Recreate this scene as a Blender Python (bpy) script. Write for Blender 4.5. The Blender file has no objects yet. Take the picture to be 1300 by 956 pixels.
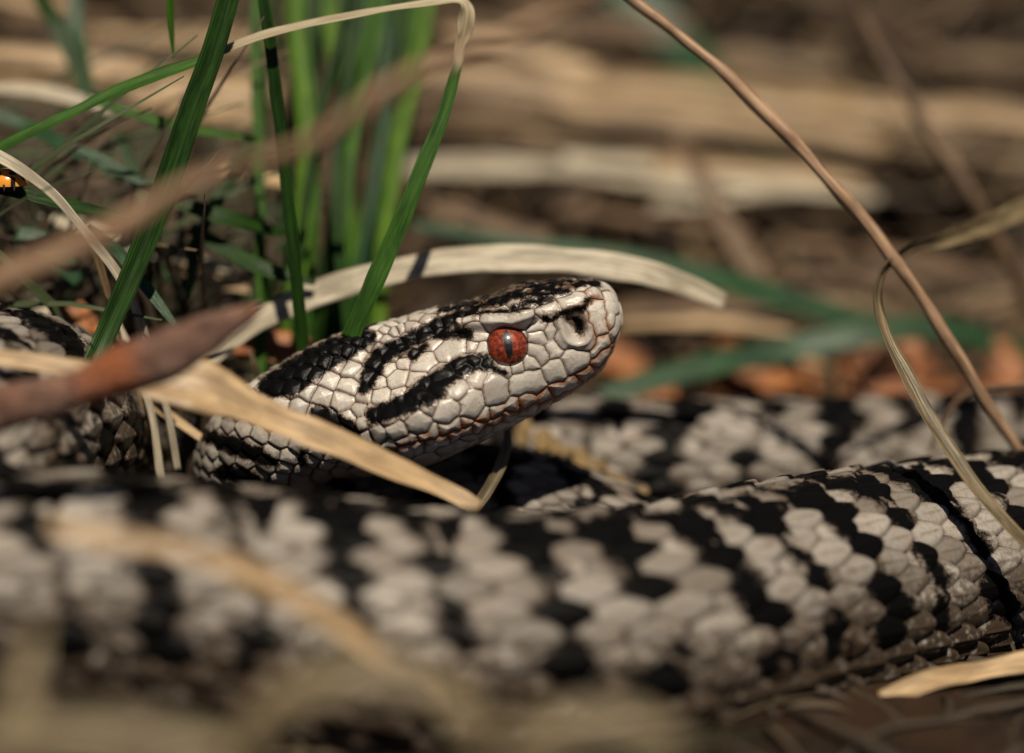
import bpy, math, random
import numpy as np

# ------------------------------------------------------------------ camera, sky, sun
MM = 0.001
THETA = math.radians(10.0)            # camera looks 10 degrees down
D0 = 278.0                            # mm from lens to the plane of focus
PPM = 13.0                            # photograph pixels per mm in that plane
Z0 = 25.5                             # height of the picture centre above the soil there
FWD = np.array([0, math.cos(THETA), -math.sin(THETA)])
UPV = np.array([0, math.sin(THETA), math.cos(THETA)])
RGT = np.array([1.0, 0, 0])
CAM = np.array([0, 0, Z0]) - FWD * D0

sc = bpy.context.scene
col = sc.collection
cam_d = bpy.data.cameras.new("camera")
cam = bpy.data.objects.new("camera", cam_d)
col.objects.link(cam)
cam.location = CAM * MM
cam.rotation_euler = (math.radians(90) - THETA, 0, 0)
cam_d.sensor_width = 36.0
cam_d.lens = 36.0 * D0 / 100.0
cam_d.clip_start = 0.01
cam_d.clip_end = 50.0
cam_d.dof.use_dof = True
cam_d.dof.focus_distance = (D0 - 0.5) * MM
cam_d.dof.aperture_fstop = 7.8
cam_d.dof.aperture_blades = 0
sc.camera = cam

SUN_EL, SUN_AZ = 58.0, 14.0           # behind the camera, a little to its right
world = bpy.data.worlds.new("World")
sc.world = world
world.use_nodes = True
wn = world.node_tree.nodes
bg = wn["Background"]
sky = wn.new("ShaderNodeTexSky")
sky.sky_type = 'NISHITA'
sky.sun_disc = False
sky.air_density = 0.25
sky.dust_density = 0.3
sky.ozone_density = 0.6
sky.sun_elevation = math.radians(SUN_EL)
sky.sun_rotation = math.radians(180.0 - SUN_AZ)
world.node_tree.links.new(sky.outputs[0], bg.inputs[0])
bg.inputs[1].default_value = 0.05
sun_d = bpy.data.lights.new("sun", 'SUN')
sun_d.energy = 5.0
sun_d.angle = math.radians(0.53)
sun_d.color = (1.0, 0.895, 0.73)
sun = bpy.data.objects.new("sun", sun_d)
col.objects.link(sun)
sun.rotation_euler = (math.radians(90.0 - SUN_EL), 0, math.radians(SUN_AZ))
sun.location = (0.3, -1.0, 1.5)

sc.view_settings.view_transform = 'Standard'
sc.view_settings.look = 'None'
sc.view_settings.exposure = 0.05
sc.view_settings.gamma = 1.0
sc.view_settings.use_curve_mapping = False
sc.render.engine = 'CYCLES'
sc.cycles.use_denoising = True
sc.cycles.max_bounces = 8

rng = np.random.default_rng(7)
random.seed(7)


def at(px, py, d):
    """a point of the place: photograph pixel and distance d (mm) behind the plane of focus"""
    k = (D0 + d) / D0
    return CAM + FWD * (D0 + d) + RGT * ((px - 650.0) / PPM * k) - UPV * ((py - 478.0) / PPM * k)


def project(P):
    V = P - CAM
    z = V @ FWD
    return np.stack([650 + (V @ RGT) / z * D0 * PPM, 478 - (V @ UPV) / z * D0 * PPM], -1)


def smooth(a, b, x):
    t = np.clip((x - a) / (b - a), 0, 1)
    return t * t * (3 - 2 * t)


# ------------------------------------------------------------------ cheap lattice noise for shapes
_perm = np.random.default_rng(3).permutation(512)


def vnoise(p):
    """value noise of points p (n,3), 0..1"""
    i = np.floor(p).astype(int)
    f = p - i
    f = f * f * (3 - 2 * f)
    out = 0
    for dx in (0, 1):
        for dy in (0, 1):
            for dz in (0, 1):
                h = _perm[(_perm[(_perm[(i[:, 0] + dx) % 512] + i[:, 1] + dy) % 512] + i[:, 2] + dz) % 512] / 511.0
                w = (f[:, 0] if dx else 1 - f[:, 0]) * (f[:, 1] if dy else 1 - f[:, 1]) * (f[:, 2] if dz else 1 - f[:, 2])
                out = out + h * w
    return out


def fbm(p, n=3):
    a, s, t = 0, 0.5, 0
    for k in range(n):
        a = a + vnoise(p * 2 ** k + 17.3 * k) * s
        t += s
        s *= 0.5
    return a / t


def ground_z(x, y):
    x = np.asarray(x, float)
    y = np.asarray(y, float)
    sh = np.broadcast(x, y).shape
    X = np.broadcast_to(x, sh).ravel()
    Y = np.broadcast_to(y, sh).ravel()
    p = np.stack([X, Y, X * 0], -1)
    z = -1.0 + 82.0 * smooth(58, 190, Y) + 30 * smooth(190, 1500, Y)
    rough = smooth(52, 75, Y) + smooth(-42, -60, Y) * 0.5 + smooth(75, 95, np.abs(X)) * 0.5 + 0.12
    z = z + (fbm(p / 26.0) - 0.5) * 22 * rough + (fbm(p / 7.0 + 9) - 0.5) * 5 * rough
    z = z - 6.0 * smooth(-36, -60, Y)
    return z.reshape(sh)


# ------------------------------------------------------------------ materials
class NT:
    def __init__(self, name):
        self.m = bpy.data.materials.new(name)
        self.m.use_nodes = True
        self.t = self.m.node_tree
        self.b = self.t.nodes["Principled BSDF"]
        self.out = self.t.nodes["Material Output"]

    def n(self, typ, **kw):
        nd = self.t.nodes.new("ShaderNode" + typ)
        for k, v in kw.items():
            setattr(nd, k, v)
        return nd

    def l(self, a, b):
        self.t.links.new(a, b)

    def val(self, sock, v):
        if hasattr(v, "is_linked") or isinstance(v, bpy.types.NodeSocket):
            self.l(v, sock)
        else:
            sock.default_value = v

    def math(self, op, a, b=0.0, c=0.0, clamp=False):
        nd = self.n("Math", operation=op, use_clamp=clamp)
        self.val(nd.inputs[0], a)
        self.val(nd.inputs[1], b)
        self.val(nd.inputs[2], c)
        return nd.outputs[0]

    def step(self, x, lo, hi, a=0.0, b=1.0):
        nd = self.n("MapRange", interpolation_type='SMOOTHSTEP')
        self.val(nd.inputs[0], x)
        nd.inputs[1].default_value = lo
        nd.inputs[2].default_value = hi
        nd.inputs[3].default_value = a
        nd.inputs[4].default_value = b
        return nd.outputs[0]

    def mix(self, f, a, b, mode='MIX'):
        nd = self.n("Mix", data_type='RGBA', blend_type=mode)
        self.val(nd.inputs[0], f)
        for s, v in ((nd.inputs[6], a), (nd.inputs[7], b)):
            if isinstance(v, (tuple, list)):
                s.default_value = (*v, 1.0) if len(v) == 3 else v
            else:
                self.l(v, s)
        return nd.outputs[2]

    def attr(self, name):
        nd = self.n("Attribute", attribute_name=name)
        return nd.outputs["Fac"]

    def noise(self, vec, scale, detail=3.0, rough=0.55):
        nd = self.n("TexNoise")
        if vec is not None:
            self.l(vec, nd.inputs["Vector"])
        nd.inputs["Scale"].default_value = scale
        nd.inputs["Detail"].default_value = detail
        nd.inputs["Roughness"].default_value = rough
        return nd.outputs["Fac"]

    def bump(self, h, dist, strength=1.0):
        nd = self.n("Bump")
        self.l(h, nd.inputs["Height"])
        nd.inputs["Distance"].default_value = dist
        nd.inputs["Strength"].default_value = strength
        self.l(nd.outputs[0], self.b.inputs["Normal"])

    def objco(self):
        return self.n("TexCoord").outputs["Object"]


def mat_fibre(name, c_dark, c_light, c_alt=None, rough=0.5, trans=0.0, spots=0.0, alt_dark=None, ribs=9.0, spec=0.4):
    """grass, straw and stems: streaks that run along the strand (UV: across, along mm)"""
    m = NT(name)
    uv = m.n("UVMap").outputs[0]
    oi = m.n("ObjectInfo")
    mp = m.n("Mapping")
    m.l(uv, mp.inputs[0])
    mp.inputs["Scale"].default_value = (4.0, 0.09, 1)
    cmb = m.n("CombineXYZ")
    m.l(m.math('MULTIPLY', oi.outputs["Random"], 37.0), cmb.inputs[0])
    m.l(m.math('MULTIPLY', oi.outputs["Random"], 91.0), cmb.inputs[2])
    m.l(cmb.outputs[0], mp.inputs["Location"])
    st = m.noise(mp.outputs[0], 1.6, 4, 0.6)
    f = m.step(st, 0.36, 0.64)
    c = m.mix(f, c_dark, c_light)
    mp2 = m.n("Mapping")
    m.l(uv, mp2.inputs[0])
    mp2.inputs["Scale"].default_value = (0.7, 0.16, 1)
    m.l(cmb.outputs[0], mp2.inputs["Location"])
    blot = m.noise(mp2.outputs[0], 1.4, 3)
    c = m.mix(m.step(blot, 0.40, 0.66, 0.0, 0.65), c, tuple(x * 0.6 for x in c_dark))
    if c_alt:
        tone = m.attr("tone")
        ca = m.mix(f, alt_dark or tuple(x * 0.6 for x in c_alt), c_alt)
        tt = m.step(m.math('ADD', tone, m.math('MULTIPLY', m.math('SUBTRACT', blot, 0.5), 0.5)), 0.35, 0.65)
        c = m.mix(tt, c, ca)
    if spots:
        sp = m.noise(m.objco(), 2600.0, 2)
        c = m.mix(m.step(sp, 0.66, 0.74, 0, spots), c, (0.03, 0.02, 0.012))
    m.l(c, m.b.inputs["Base Color"])
    m.b.inputs["Roughness"].default_value = rough
    m.b.inputs["Specular IOR Level"].default_value = spec
    sx = m.n("SeparateXYZ")
    m.l(uv, sx.inputs[0])
    rib = m.math('SINE', m.math('MULTIPLY', sx.outputs[0], ribs * math.pi))
    h = m.math('ADD', m.math('MULTIPLY', rib, 0.12), st)
    m.bump(h, 0.00012, 0.6)
    if trans:
        tr = m.n("BsdfTranslucent")
        m.l(c, tr.inputs[0])
        mx = m.n("MixShader")
        mx.inputs[0].default_value = trans
        m.l(m.b.outputs[0], mx.inputs[1])
        m.l(tr.outputs[0], mx.inputs[2])
        m.l(mx.outputs[0], m.out.inputs[0])
    return m.m


M = {}
M['green_dark'] = mat_fibre("grass_dark_green", (0.010, 0.030, 0.004), (0.024, 0.070, 0.008), rough=0.38, trans=0.22, spec=0.22, spots=0.25)
M['green_mid'] = mat_fibre("grass_mid_green", (0.026, 0.08, 0.005), (0.06, 0.16, 0.012), rough=0.4, trans=0.3, spec=0.22, spots=0.25)
M['green_lime'] = mat_fibre("grass_light_green", (0.06, 0.15, 0.010), (0.16, 0.29, 0.025), rough=0.45, trans=0.35, spots=0.25, spec=0.25)
M['green_blue'] = mat_fibre("grass_blue_green", (0.010, 0.040, 0.013), (0.025, 0.08, 0.024), rough=0.42, trans=0.15)
M['green_tan'] = mat_fibre("grass_green_to_tan", (0.022, 0.068, 0.006), (0.052, 0.135, 0.014), c_alt=(0.54, 0.46, 0.32), alt_dark=(0.26, 0.20, 0.11), rough=0.4, trans=0.15, spots=0.25)
M['straw_pale'] = mat_fibre("straw_pale", (0.34, 0.285, 0.20), (0.60, 0.53, 0.40), rough=0.5, trans=0.12, spots=0.25, ribs=13)
M['straw_tan'] = mat_fibre("straw_tan", (0.33, 0.215, 0.11), (0.57, 0.40, 0.22), rough=0.42, trans=0.08, spots=0.15)
M['straw_grey'] = mat_fibre("straw_grey", (0.095, 0.058, 0.028), (0.24, 0.158, 0.08), rough=0.55, trans=0.08, spots=0.3)
M['straw_brown'] = mat_fibre("straw_brown", (0.085, 0.048, 0.024), (0.20, 0.122, 0.066), rough=0.6, spots=0.4)
M['stem_pink'] = mat_fibre("stem_pinkish_tan", (0.24, 0.14, 0.08), (0.44, 0.29, 0.18), rough=0.45, spots=0.2, ribs=5)
M['straw_curl'] = mat_fibre("straw_olive_brown", (0.055, 0.038, 0.018), (0.25, 0.19, 0.10), rough=0.5, spots=0.5, ribs=7)
M['straw_olive'] = mat_fibre("straw_olive", (0.12, 0.085, 0.042), (0.33, 0.26, 0.15), rough=0.55, trans=0.1)


def mat_bark():
    m = NT("twig_bark")
    uv = m.n("UVMap").outputs[0]
    co = m.objco()
    tone = m.attr("tone")
    n1 = m.noise(co, 420.0, 4)
    n2 = m.noise(co, 1500.0, 4, 0.65)
    c = m.mix(m.step(n1, 0.3, 0.7), (0.09, 0.04, 0.024), (0.27, 0.15, 0.105))
    c = m.mix(m.step(n2, 0.55, 0.75, 0, 0.7), c, (0.035, 0.018, 0.012))
    o = m.step(m.math('ADD', tone, m.math('MULTIPLY', m.math('SUBTRACT', n1, 0.5), 0.9)), 0.35, 0.95)
    c = m.mix(o, c, m.mix(n2, (0.20, 0.055, 0.018), (0.42, 0.13, 0.04)))
    m.l(c, m.b.inputs["Base Color"])
    m.b.inputs["Roughness"].default_value = 0.55
    m.bump(m.math('ADD', n1, n2), 0.001, 1.0)
    return m.m


M['bark'] = mat_bark()


def mat_soil():
    m = NT("peaty_soil")
    co = m.objco()
    n1 = m.noise(co, 45.0, 5)
    n2 = m.noise(co, 600.0, 4, 0.65)
    c = m.mix(m.step(n1, 0.35, 0.68), (0.009, 0.0055, 0.003), (0.04, 0.018, 0.008))
    c = m.mix(m.step(n2, 0.5, 0.75, 0, 0.8), c, (0.06, 0.032, 0.016))
    g = m.noise(co, 18.0, 3)
    c = m.mix(m.step(g, 0.56, 0.7, 0, 0.5), c, (0.05, 0.06, 0.015))
    m.l(c, m.b.inputs["Base Color"])
    m.b.inputs["Roughness"].default_value = 0.9
    m.b.inputs["Specular IOR Level"].default_value = 0.2
    m.bump(m.math('ADD', n2, n1), 0.002, 0.9)
    return m.m


def mat_litter():
    m = NT("grass_litter")
    uv = m.n("UVMap").outputs[0]
    mp = m.n("Mapping")
    m.l(uv, mp.inputs[0])
    mp.inputs["Scale"].default_value = (4.0, 0.09, 1)
    st = m.noise(mp.outputs[0], 1.7, 3)
    nd = m.n("Attribute", attribute_name="tintcol")
    c = m.mix(m.step(st, 0.3, 0.75, 0.0, 0.75), nd.outputs["Color"], (0.10, 0.07, 0.04))
    m.l(c, m.b.inputs["Base Color"])
    m.b.inputs["Roughness"].default_value = 0.6
    m.bump(st, 0.0002, 0.5)
    return m.m


M['soil'] = mat_soil()
M['litter'] = mat_litter()


def mat_leaf(name, a, b):
    m = NT(name)
    co = m.objco()
    n1 = m.noise(co, 160.0, 4)
    n2 = m.noise(co, 900.0, 3)
    c = m.mix(m.step(n1, 0.3, 0.7), a, b)
    c = m.mix(m.step(n2, 0.55, 0.72, 0, 0.7), c, (0.05, 0.018, 0.01))
    m.l(c, m.b.inputs["Base Color"])
    m.b.inputs["Roughness"].default_value = 0.6
    m.bump(n2, 0.0004, 0.7)
    return m.m


M['dead_leaf'] = mat_leaf("dead_leaf_orange", (0.14, 0.042, 0.014), (0.40, 0.155, 0.045))
M['leaf_scrap'] = mat_leaf("dead_leaf_yellow_brown", (0.10, 0.06, 0.02), (0.34, 0.22, 0.08))


def mat_plain(name, c, rough=0.5, spec=0.5):
    m = NT(name)
    n = m.noise(m.objco(), 3000.0, 3)
    m.l(m.mix(n, tuple(x * 0.8 for x in c), tuple(min(1, x * 1.2) for x in c)), m.b.inputs["Base Color"])
    m.b.inputs["Roughness"].default_value = rough
    m.b.inputs["Specular IOR Level"].default_value = spec
    return m.m


def mat_snake():
    m = NT("adder_skin")
    co = m.objco()
    edge = m.attr("edge")
    dark = m.attr("dark")
    tint = m.attr("tint")
    rust = m.attr("rust")
    brown = m.attr("brown")
    keel = m.attr("keel")
    nf = m.noise(co, 5200.0, 4, 0.65)
    nm = m.noise(co, 1100.0, 4, 0.6)
    nl = m.noise(co, 380.0, 3)
    hd = m.attr("headness")
    base = m.mix(m.step(tint, 0.0, 1.0), m.mix(hd, (0.14, 0.130, 0.115), (0.42, 0.39, 0.35)), m.mix(hd, (0.36, 0.335, 0.30), (0.62, 0.575, 0.51)))
    base = m.mix(m.step(nf, 0.38, 0.75, 0, 0.4), base, (0.30, 0.235, 0.175))
    base = m.mix(m.step(m.math('ADD', nl, m.math('MULTIPLY', nf, 0.4)), 0.62, 0.95, 0, 0.35), base, (0.22, 0.15, 0.10))
    base = m.mix(m.math('MULTIPLY', m.step(m.noise(co, 2300.0, 3, 0.7), 0.45, 0.72, 0, 0.5), m.math('SUBTRACT', 1.0, hd)), base, (0.14, 0.095, 0.065))
    # brown flank mottling, its tone deepened to paint in the lower flank's shade
    bm = m.math('MULTIPLY', m.step(m.math('ADD', nm, m.math('MULTIPLY', brown, 0.33)), 0.58, 0.82), brown, clamp=True)
    base = m.mix(bm, base, (0.042, 0.029, 0.019))
    # rust
    rm = m.step(m.math('ADD', rust, m.math('MULTIPLY', m.math('SUBTRACT', nm, 0.5), 1.3)), 0.35, 0.85)
    base = m.mix(m.math('MULTIPLY', rm, 0.85), base, m.mix(nf, (0.22, 0.06, 0.018), (0.50, 0.20, 0.07)))
    # black marking with a ragged brown fringe
    dn = m.math('ADD', dark, m.math('ADD', m.math('MULTIPLY', m.math('SUBTRACT', nm, 0.5), 1.1), m.math('MULTIPLY', m.math('SUBTRACT', nf, 0.5), 0.7)))
    base = m.mix(m.step(dn, -0.40, 0.02, 0, 0.75), base, m.mix(hd, (0.055, 0.035, 0.021), (0.10, 0.05, 0.022)))
    base = m.mix(m.step(dn, -0.12, 0.16), base, (0.0032, 0.003, 0.003))
    base = m.mix(m.math('MULTIPLY', keel, m.step(dn, -0.3, 0.1, 0.5, 0)), base, (0.09, 0.055, 0.035))
    # dark skin in the joints between scales
    ev = m.math('ADD', edge, m.math('MULTIPLY', m.math('SUBTRACT', nf, 0.5), 0.05))
    lit = m.step(dn, -0.3, 0.1, 1, 0)
    base = m.mix(m.math('MULTIPLY', m.step(ev, 0.07, 0.26, 0.45, 0), lit), base, m.mix(hd, (0.05, 0.034, 0.023), (0.15, 0.065, 0.03)))
    base = m.mix(m.step(ev, 0.02, 0.09, 1, 0), base, m.mix(lit, (0.004, 0.003, 0.003), (0.022, 0.012, 0.008)))
    m.l(base, m.b.inputs["Base Color"])
    m.l(m.math('ADD', m.step(nf, 0.3, 0.8, 0.30, 0.44), m.math('MULTIPLY', m.math('SUBTRACT', 1.0, hd), 0.1)), m.b.inputs["Roughness"])
    m.l(m.math('MULTIPLY', m.step(dn, -0.2, 0.2, 0.40, 0.10), m.step(hd, 0.0, 1.0, 0.45, 1.0)), m.b.inputs["Specular IOR Level"])
    m.bump(nf, 0.00003, 0.6)
    return m.m


M['snake'] = mat_snake()


def mat_eye():
    m = NT("adder_eye")
    co = m.objco()
    sx = m.n("SeparateXYZ")
    m.l(co, sx.inputs[0])
    x, z = sx.outputs[0], sx.outputs[2]
    r = m.math('SQRT', m.math('ADD', m.math('POWER', m.math('ABSOLUTE', x), 2.0), m.math('POWER', m.math('ABSOLUTE', z), 2.0)))
    n = m.noise(co, 2600.0, 4, 0.7)
    c = m.mix(m.step(n, 0.35, 0.7), (0.05, 0.006, 0.002), (0.40, 0.055, 0.012))
    c = m.mix(m.step(r, 0.0017, 0.00205), c, (0.03, 0.004, 0.002))
    # vertical slit pupil
    e = m.math('SQRT', m.math('ADD', m.math('POWER', m.math('ABSOLUTE', m.math('DIVIDE', x, 0.00042)), 2.0),
                              m.math('POWER', m.math('ABSOLUTE', m.math('DIVIDE', z, 0.00155)), 2.0)))
    c = m.mix(m.step(e, 0.88, 1.0), (0.003, 0.002, 0.002), c)
    m.l(c, m.b.inputs["Base Color"])
    m.b.inputs["Roughness"].default_value = 0.45
    m.b.inputs["Coat Weight"].default_value = 1.0
    m.b.inputs["Coat Roughness"].default_value = 0.12
    return m.m


M['eye'] = mat_eye()


# ------------------------------------------------------------------ mesh helpers
def mesh_np(name, V, quads, mat, attrs=None, uv=None, tris=None, smooth_shade=True):
    """V in mm, world space"""
    me = bpy.data.meshes.new(name)
    V = np.ascontiguousarray(V, dtype=np.float32)
    nq = 0 if quads is None else len(quads)
    nt = 0 if tris is None else len(tris)
    me.vertices.add(len(V))
    me.vertices.foreach_set("co", (V * MM).ravel())
    loops = np.concatenate(([quads.ravel()] if nq else []) + ([tris.ravel()] if nt else [])).astype(np.int32)
    me.loops.add(len(loops))
    me.loops.foreach_set("vertex_index", loops)
    me.polygons.add(nq + nt)
    starts = np.concatenate([np.arange(nq) * 4, nq * 4 + np.arange(nt) * 3]).astype(np.int32)
    me.polygons.foreach_set("loop_start", starts)
    me.polygons.foreach_set("use_smooth", np.full(nq + nt, smooth_shade))
    if attrs:
        for k, a in attrs.items():
            if a.ndim == 2:
                at_ = me.attributes.new(k, 'FLOAT_COLOR', 'POINT')
                at_.data.foreach_set("color", np.concatenate([a, np.ones((len(a), 1))], 1).astype(np.float32).ravel())
            else:
                at_ = me.attributes.new(k, 'FLOAT', 'POINT')
                at_.data.foreach_set("value", np.ascontiguousarray(a, dtype=np.float32))
    if uv is not None:
        u = me.uv_layers.new(name="UVMap")
        u.data.foreach_set("uv", uv[loops].astype(np.float32).ravel())
    me.update(calc_edges=True)
    me.materials.append(mat)
    return me


def add(name, me, parent=None, label=None, cat=None, group=None, kind=None):
    o = bpy.data.objects.new(name, me)
    col.objects.link(o)
    if parent:
        o.parent = parent
    for k, v in (("label", label), ("category", cat), ("group", group), ("kind", kind)):
        if v:
            o[k] = v
    return o


def rebase(o):
    """put the origin of a mesh object at its base"""
    me = o.data
    n = len(me.vertices)
    a = np.empty(n * 3, np.float32)
    me.vertices.foreach_get("co", a)
    a = a.reshape(-1, 3)
    c = np.array([(a[:, 0].min() + a[:, 0].max()) / 2, (a[:, 1].min() + a[:, 1].max()) / 2, a[:, 2].min()], np.float32)
    me.vertices.foreach_set("co", (a - c).ravel())
    o.location = c.tolist()
    me.update()


def grid_quads(nr, nc, wrap=True):
    i = np.arange(nr - 1)[:, None]
    j = np.arange(nc if wrap else nc - 1)[None, :]
    j2 = (j + 1) % nc
    return np.stack([(i * nc + j) + 0 * j2, (i * nc + j2), ((i + 1) * nc + j2), ((i + 1) * nc + j)], -1).reshape(-1, 4)


def spline(P, n_per=24):
    """centripetal-ish Catmull-Rom through rows of P (any number of columns)"""
    P = np.asarray(P, float)
    Q = np.vstack([2 * P[0] - P[1], P, 2 * P[-1] - P[-2]])
    out = []
    t = np.linspace(0, 1, n_per, endpoint=False)[:, None]
    for i in range(1, len(Q) - 2):
        a, b, c, d = Q[i - 1], Q[i], Q[i + 1], Q[i + 2]
        out.append(0.5 * ((2 * b) + (c - a) * t + (2 * a - 5 * b + 4 * c - d) * t ** 2 + (3 * b - a - 3 * c + d) * t ** 3))
    out.append(P[-1:])
    return np.vstack(out)


# ------------------------------------------------------------------ THE GROUND
def build_ground():
    n = 420
    u = np.linspace(-1, 1, n)
    g = np.sinh(u * 5.2) / math.sinh(5.2)
    xs = g * 9000.0
    ys = g * 9000.0 + 60
    X, Y = np.meshgrid(xs, ys)
    Z = ground_z(X, Y)
    V = np.stack([X.ravel(), Y.ravel(), Z.ravel()], -1)
    me = mesh_np("ground", V, grid_quads(n, n, False), M['soil'])
    add("ground", me, kind="structure", label="dark brown peaty soil rising to a bank behind the snake")


build_ground()


# ------------------------------------------------------------------ THE SNAKE
AX = math.radians(21.5)
TIP = (785.0, 388.0)
HEAD_D = 5.2
K_H = PPM * D0 / (D0 + HEAD_D)
TOP_PX = [(785, 388), (783, 382), (779, 374), (773, 367), (764, 361), (750, 357), (735, 356), (710, 358), (690, 360), (668, 361), (650, 366),
          (632, 375), (610, 380), (580, 386), (550, 393), (520, 401), (480, 413), (440, 427), (400, 443)]
BOT_PX = [(785, 388), (787, 400), (786, 415), (782, 428), (778, 440), (770, 456), (757, 474), (740, 488), (715, 503), (690, 517), (650, 537), (600, 560),
          (560, 577), (520, 593), (480, 612)]


def head_profiles():
    ca, sa = math.cos(AX), math.sin(AX)

    def loc(p):
        vx, vz = (p[0] - TIP[0]) / K_H, -(p[1] - TIP[1]) / K_H
        return -(vx * ca + vz * sa), -vx * sa + vz * ca
    t = np.array([loc(p) for p in TOP_PX])
    b = np.array([loc(p) for p in BOT_PX])
    t[:, 0] = np.maximum.accumulate(np.maximum(t[:, 0], np.arange(len(t)) * 0.03))
    b[:, 0] = np.maximum.accumulate(np.maximum(b[:, 0], np.arange(len(b)) * 0.03))
    return t, b


def build_snake():
    tp, bt = head_profiles()
    ca, sa = math.cos(AX), math.sin(AX)
    # spine: head axis then the coils (px, py, d, radius mm)
    pts = []
    for s in (0, 6, 12, 18, 23):
        pts.append((TIP[0] - s * K_H * ca, TIP[1] + s * K_H * sa, HEAD_D - 1.0 + s * 0.06, 6.8))
    pts += [(430, 519, 6.0, 6.4), (378, 541, 6.6, 6.0), (340, 568, 8.5, 5.8), (322, 600, 12, 5.7), (335, 632, 15.5, 5.7), (390, 650, 18, 5.8),
            (470, 648, 19, 6.0), (560, 640, 18.5, 6.3), (650, 656, 18, 6.8), (740, 692, 17.5, 7.1), (850, 735, 18, 7.2),
            (1000, 735, 20, 7.6), (1200, 690, 25, 8.0), (1400, 650, 30, 8.2), (1490, 638, 36, 8.4), (1570, 620, 47, 8.7),
            (1550, 600, 58, 9.0), (1430, 590, 60, 8.8), (1300, 594, 54, 8.8), (1150, 604, 45, 8.8), (1000, 612, 38, 8.9),
            (850, 616, 35, 9.0), (700, 618, 35, 9.2), (500, 626, 37, 9.5), (330, 632, 39, 9.8), (180, 622, 36, 10.2),
            (70, 578, 20, 10.6), (14, 545, 4, 11.2), (-62, 583, -10, 11.2), (-120, 665, -18, 11.0), (-90, 745, -26, 11.0),
            (20, 764, -28, 11.0), (150, 770, -27, 11.0), (350, 795, -25, 11.4), (600, 823, -22, 11.7), (800, 818, -16, 11.9),
            (950, 782, -6, 11.8), (1080, 753, 3.5, 11.6), (1200, 727, 10.5, 11.1), (1320, 696, 16, 9.8), (1450, 675, 23, 8.4),
            (1640, 690, 28, 6.5), (1850, 720, 22, 4.0), (2020, 735, 12, 1.4), (2060, 738, 8, 0.5)]
    W = np.array([[*at(p[0], p[1], p[2]), p[3]] for p in pts])
    C = spline(W, 30)
    # arc length, then rings with a spacing that follows how large a stretch shows
    ds = np.linalg.norm(np.diff(C[:, :3], axis=0), axis=1)
    S = np.concatenate([[0], np.cumsum(ds)])
    pxy = project(C[:, :3])
    dep = (C[:, :3] - CAM) @ FWD - D0
    hid = (pxy[:, 0] < -180) | (pxy[:, 0] > 1420)
    front = (dep < 16) & (S > 150)
    want = np.full(len(S), 0.30)
    want[S < 46] = 0.115
    want[(S >= 46) & (S < 75)] = 0.2
    want[(S >= 75) & (dep > 24)] = 0.42
    want[front & (pxy[:, 0] > 850)] = 0.17
    want[front & (pxy[:, 0] <= 850)] = 0.26
    want[(S > 150) & (pxy[:, 0] < 300) & (pxy[:, 0] > -80) & (dep < 40) & (dep > -8)] = 0.13
    want[hid] = 0.9
    want = np.convolve(np.pad(want, 15, mode='edge'), np.ones(31) / 31, 'valid')
    ss = [0.0]
    while ss[-1] < S[-1]:
        s = ss[-1]
        st = np.interp(s, S, want)
        if s < 3:
            st = min(st, 0.006 + 0.09 * math.sqrt(s))
        ss.append(s + st)
    ss = np.array(ss[:-1])
    nr, N = len(ss), 512
    c = np.stack([np.interp(ss, S, C[:, k]) for k in range(4)], -1)
    ctr, rad = c[:, :3], c[:, 3]
    # smooth the centre line a little so that frames do not kink
    T = np.gradient(ctr, ss, axis=0)
    ker = np.ones(9) / 9
    T = np.stack([np.convolve(np.pad(T[:, k], 4, mode='edge'), ker, 'valid') for k in range(3)], -1)
    T /= np.linalg.norm(T, axis=1)[:, None]
    side = np.cross(T, [0, 0, 1.0])
    side /= np.linalg.norm(side, axis=1)[:, None]      # head runs to the left going back: side points to +y or -y
    up = np.cross(side, T)
    # profiles
    q = np.sqrt(ss)
    top = np.interp(q, np.sqrt(tp[:, 0]), tp[:, 1])
    bot = -np.interp(q, np.sqrt(bt[:, 0]), bt[:, 1])
    wq = np.array([[0, 0], [0.15, 1.5], [0.6, 2.9], [1.5, 3.9], [3, 4.6], [6, 5.2], [8.5, 5.7], [11, 6.2], [14, 7.2], [18, 8.6], [21, 9.0], [24, 8.6],
                   [28, 7.2], [33, 6.3], [38, 6.0]])
    wid = np.interp(q, np.sqrt(wq[:, 0]), wq[:, 1])
    for arr in (top, bot, wid):
        a2 = np.convolve(np.pad(arr, 10, mode='reflect', reflect_type='odd'), np.hanning(23)[1:-1] / np.hanning(23)[1:-1].sum(), 'valid')
        arr[:] = np.where(ss > 0.6, a2, arr)
    bl = smooth(24, 34, ss)
    top = top * (1 - bl) + rad * bl
    bot = bot * (1 - bl) + rad * 0.96 * bl
    wid = wid * (1 - bl) + rad * 1.04 * bl
    nu = 2.9 * (1 - bl) + 2.05 * bl
    nl = 2.4 * (1 - bl) + 2.15 * bl
    ph = np.arange(N) / N * 2 * math.pi
    cs, sn = np.cos(ph), np.sin(ph)
    e_u, e_l = (2 / nu)[:, None], (2 / nl)[:, None]
    upm = (cs >= 0)[None, :]
    ee = np.where(upm, e_u, e_l)
    yy = wid[:, None] * np.sign(sn)[None, :] * np.abs(sn)[None, :] ** ee
    zz = np.where(upm, top[:, None], bot[:, None]) * np.sign(cs)[None, :] * np.abs(cs)[None, :] ** ee
    # cheeks lean out towards the jaw
    lean = smooth(8, 18, ss) * (1 - bl)
    yy = yy * (1 + lean[:, None] * np.clip(-zz / 9.0, -0.55, 0.12))
    P = ctr[:, None, :] + side[:, None, :] * yy[..., None] + up[:, None, :] * zz[..., None]

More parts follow.
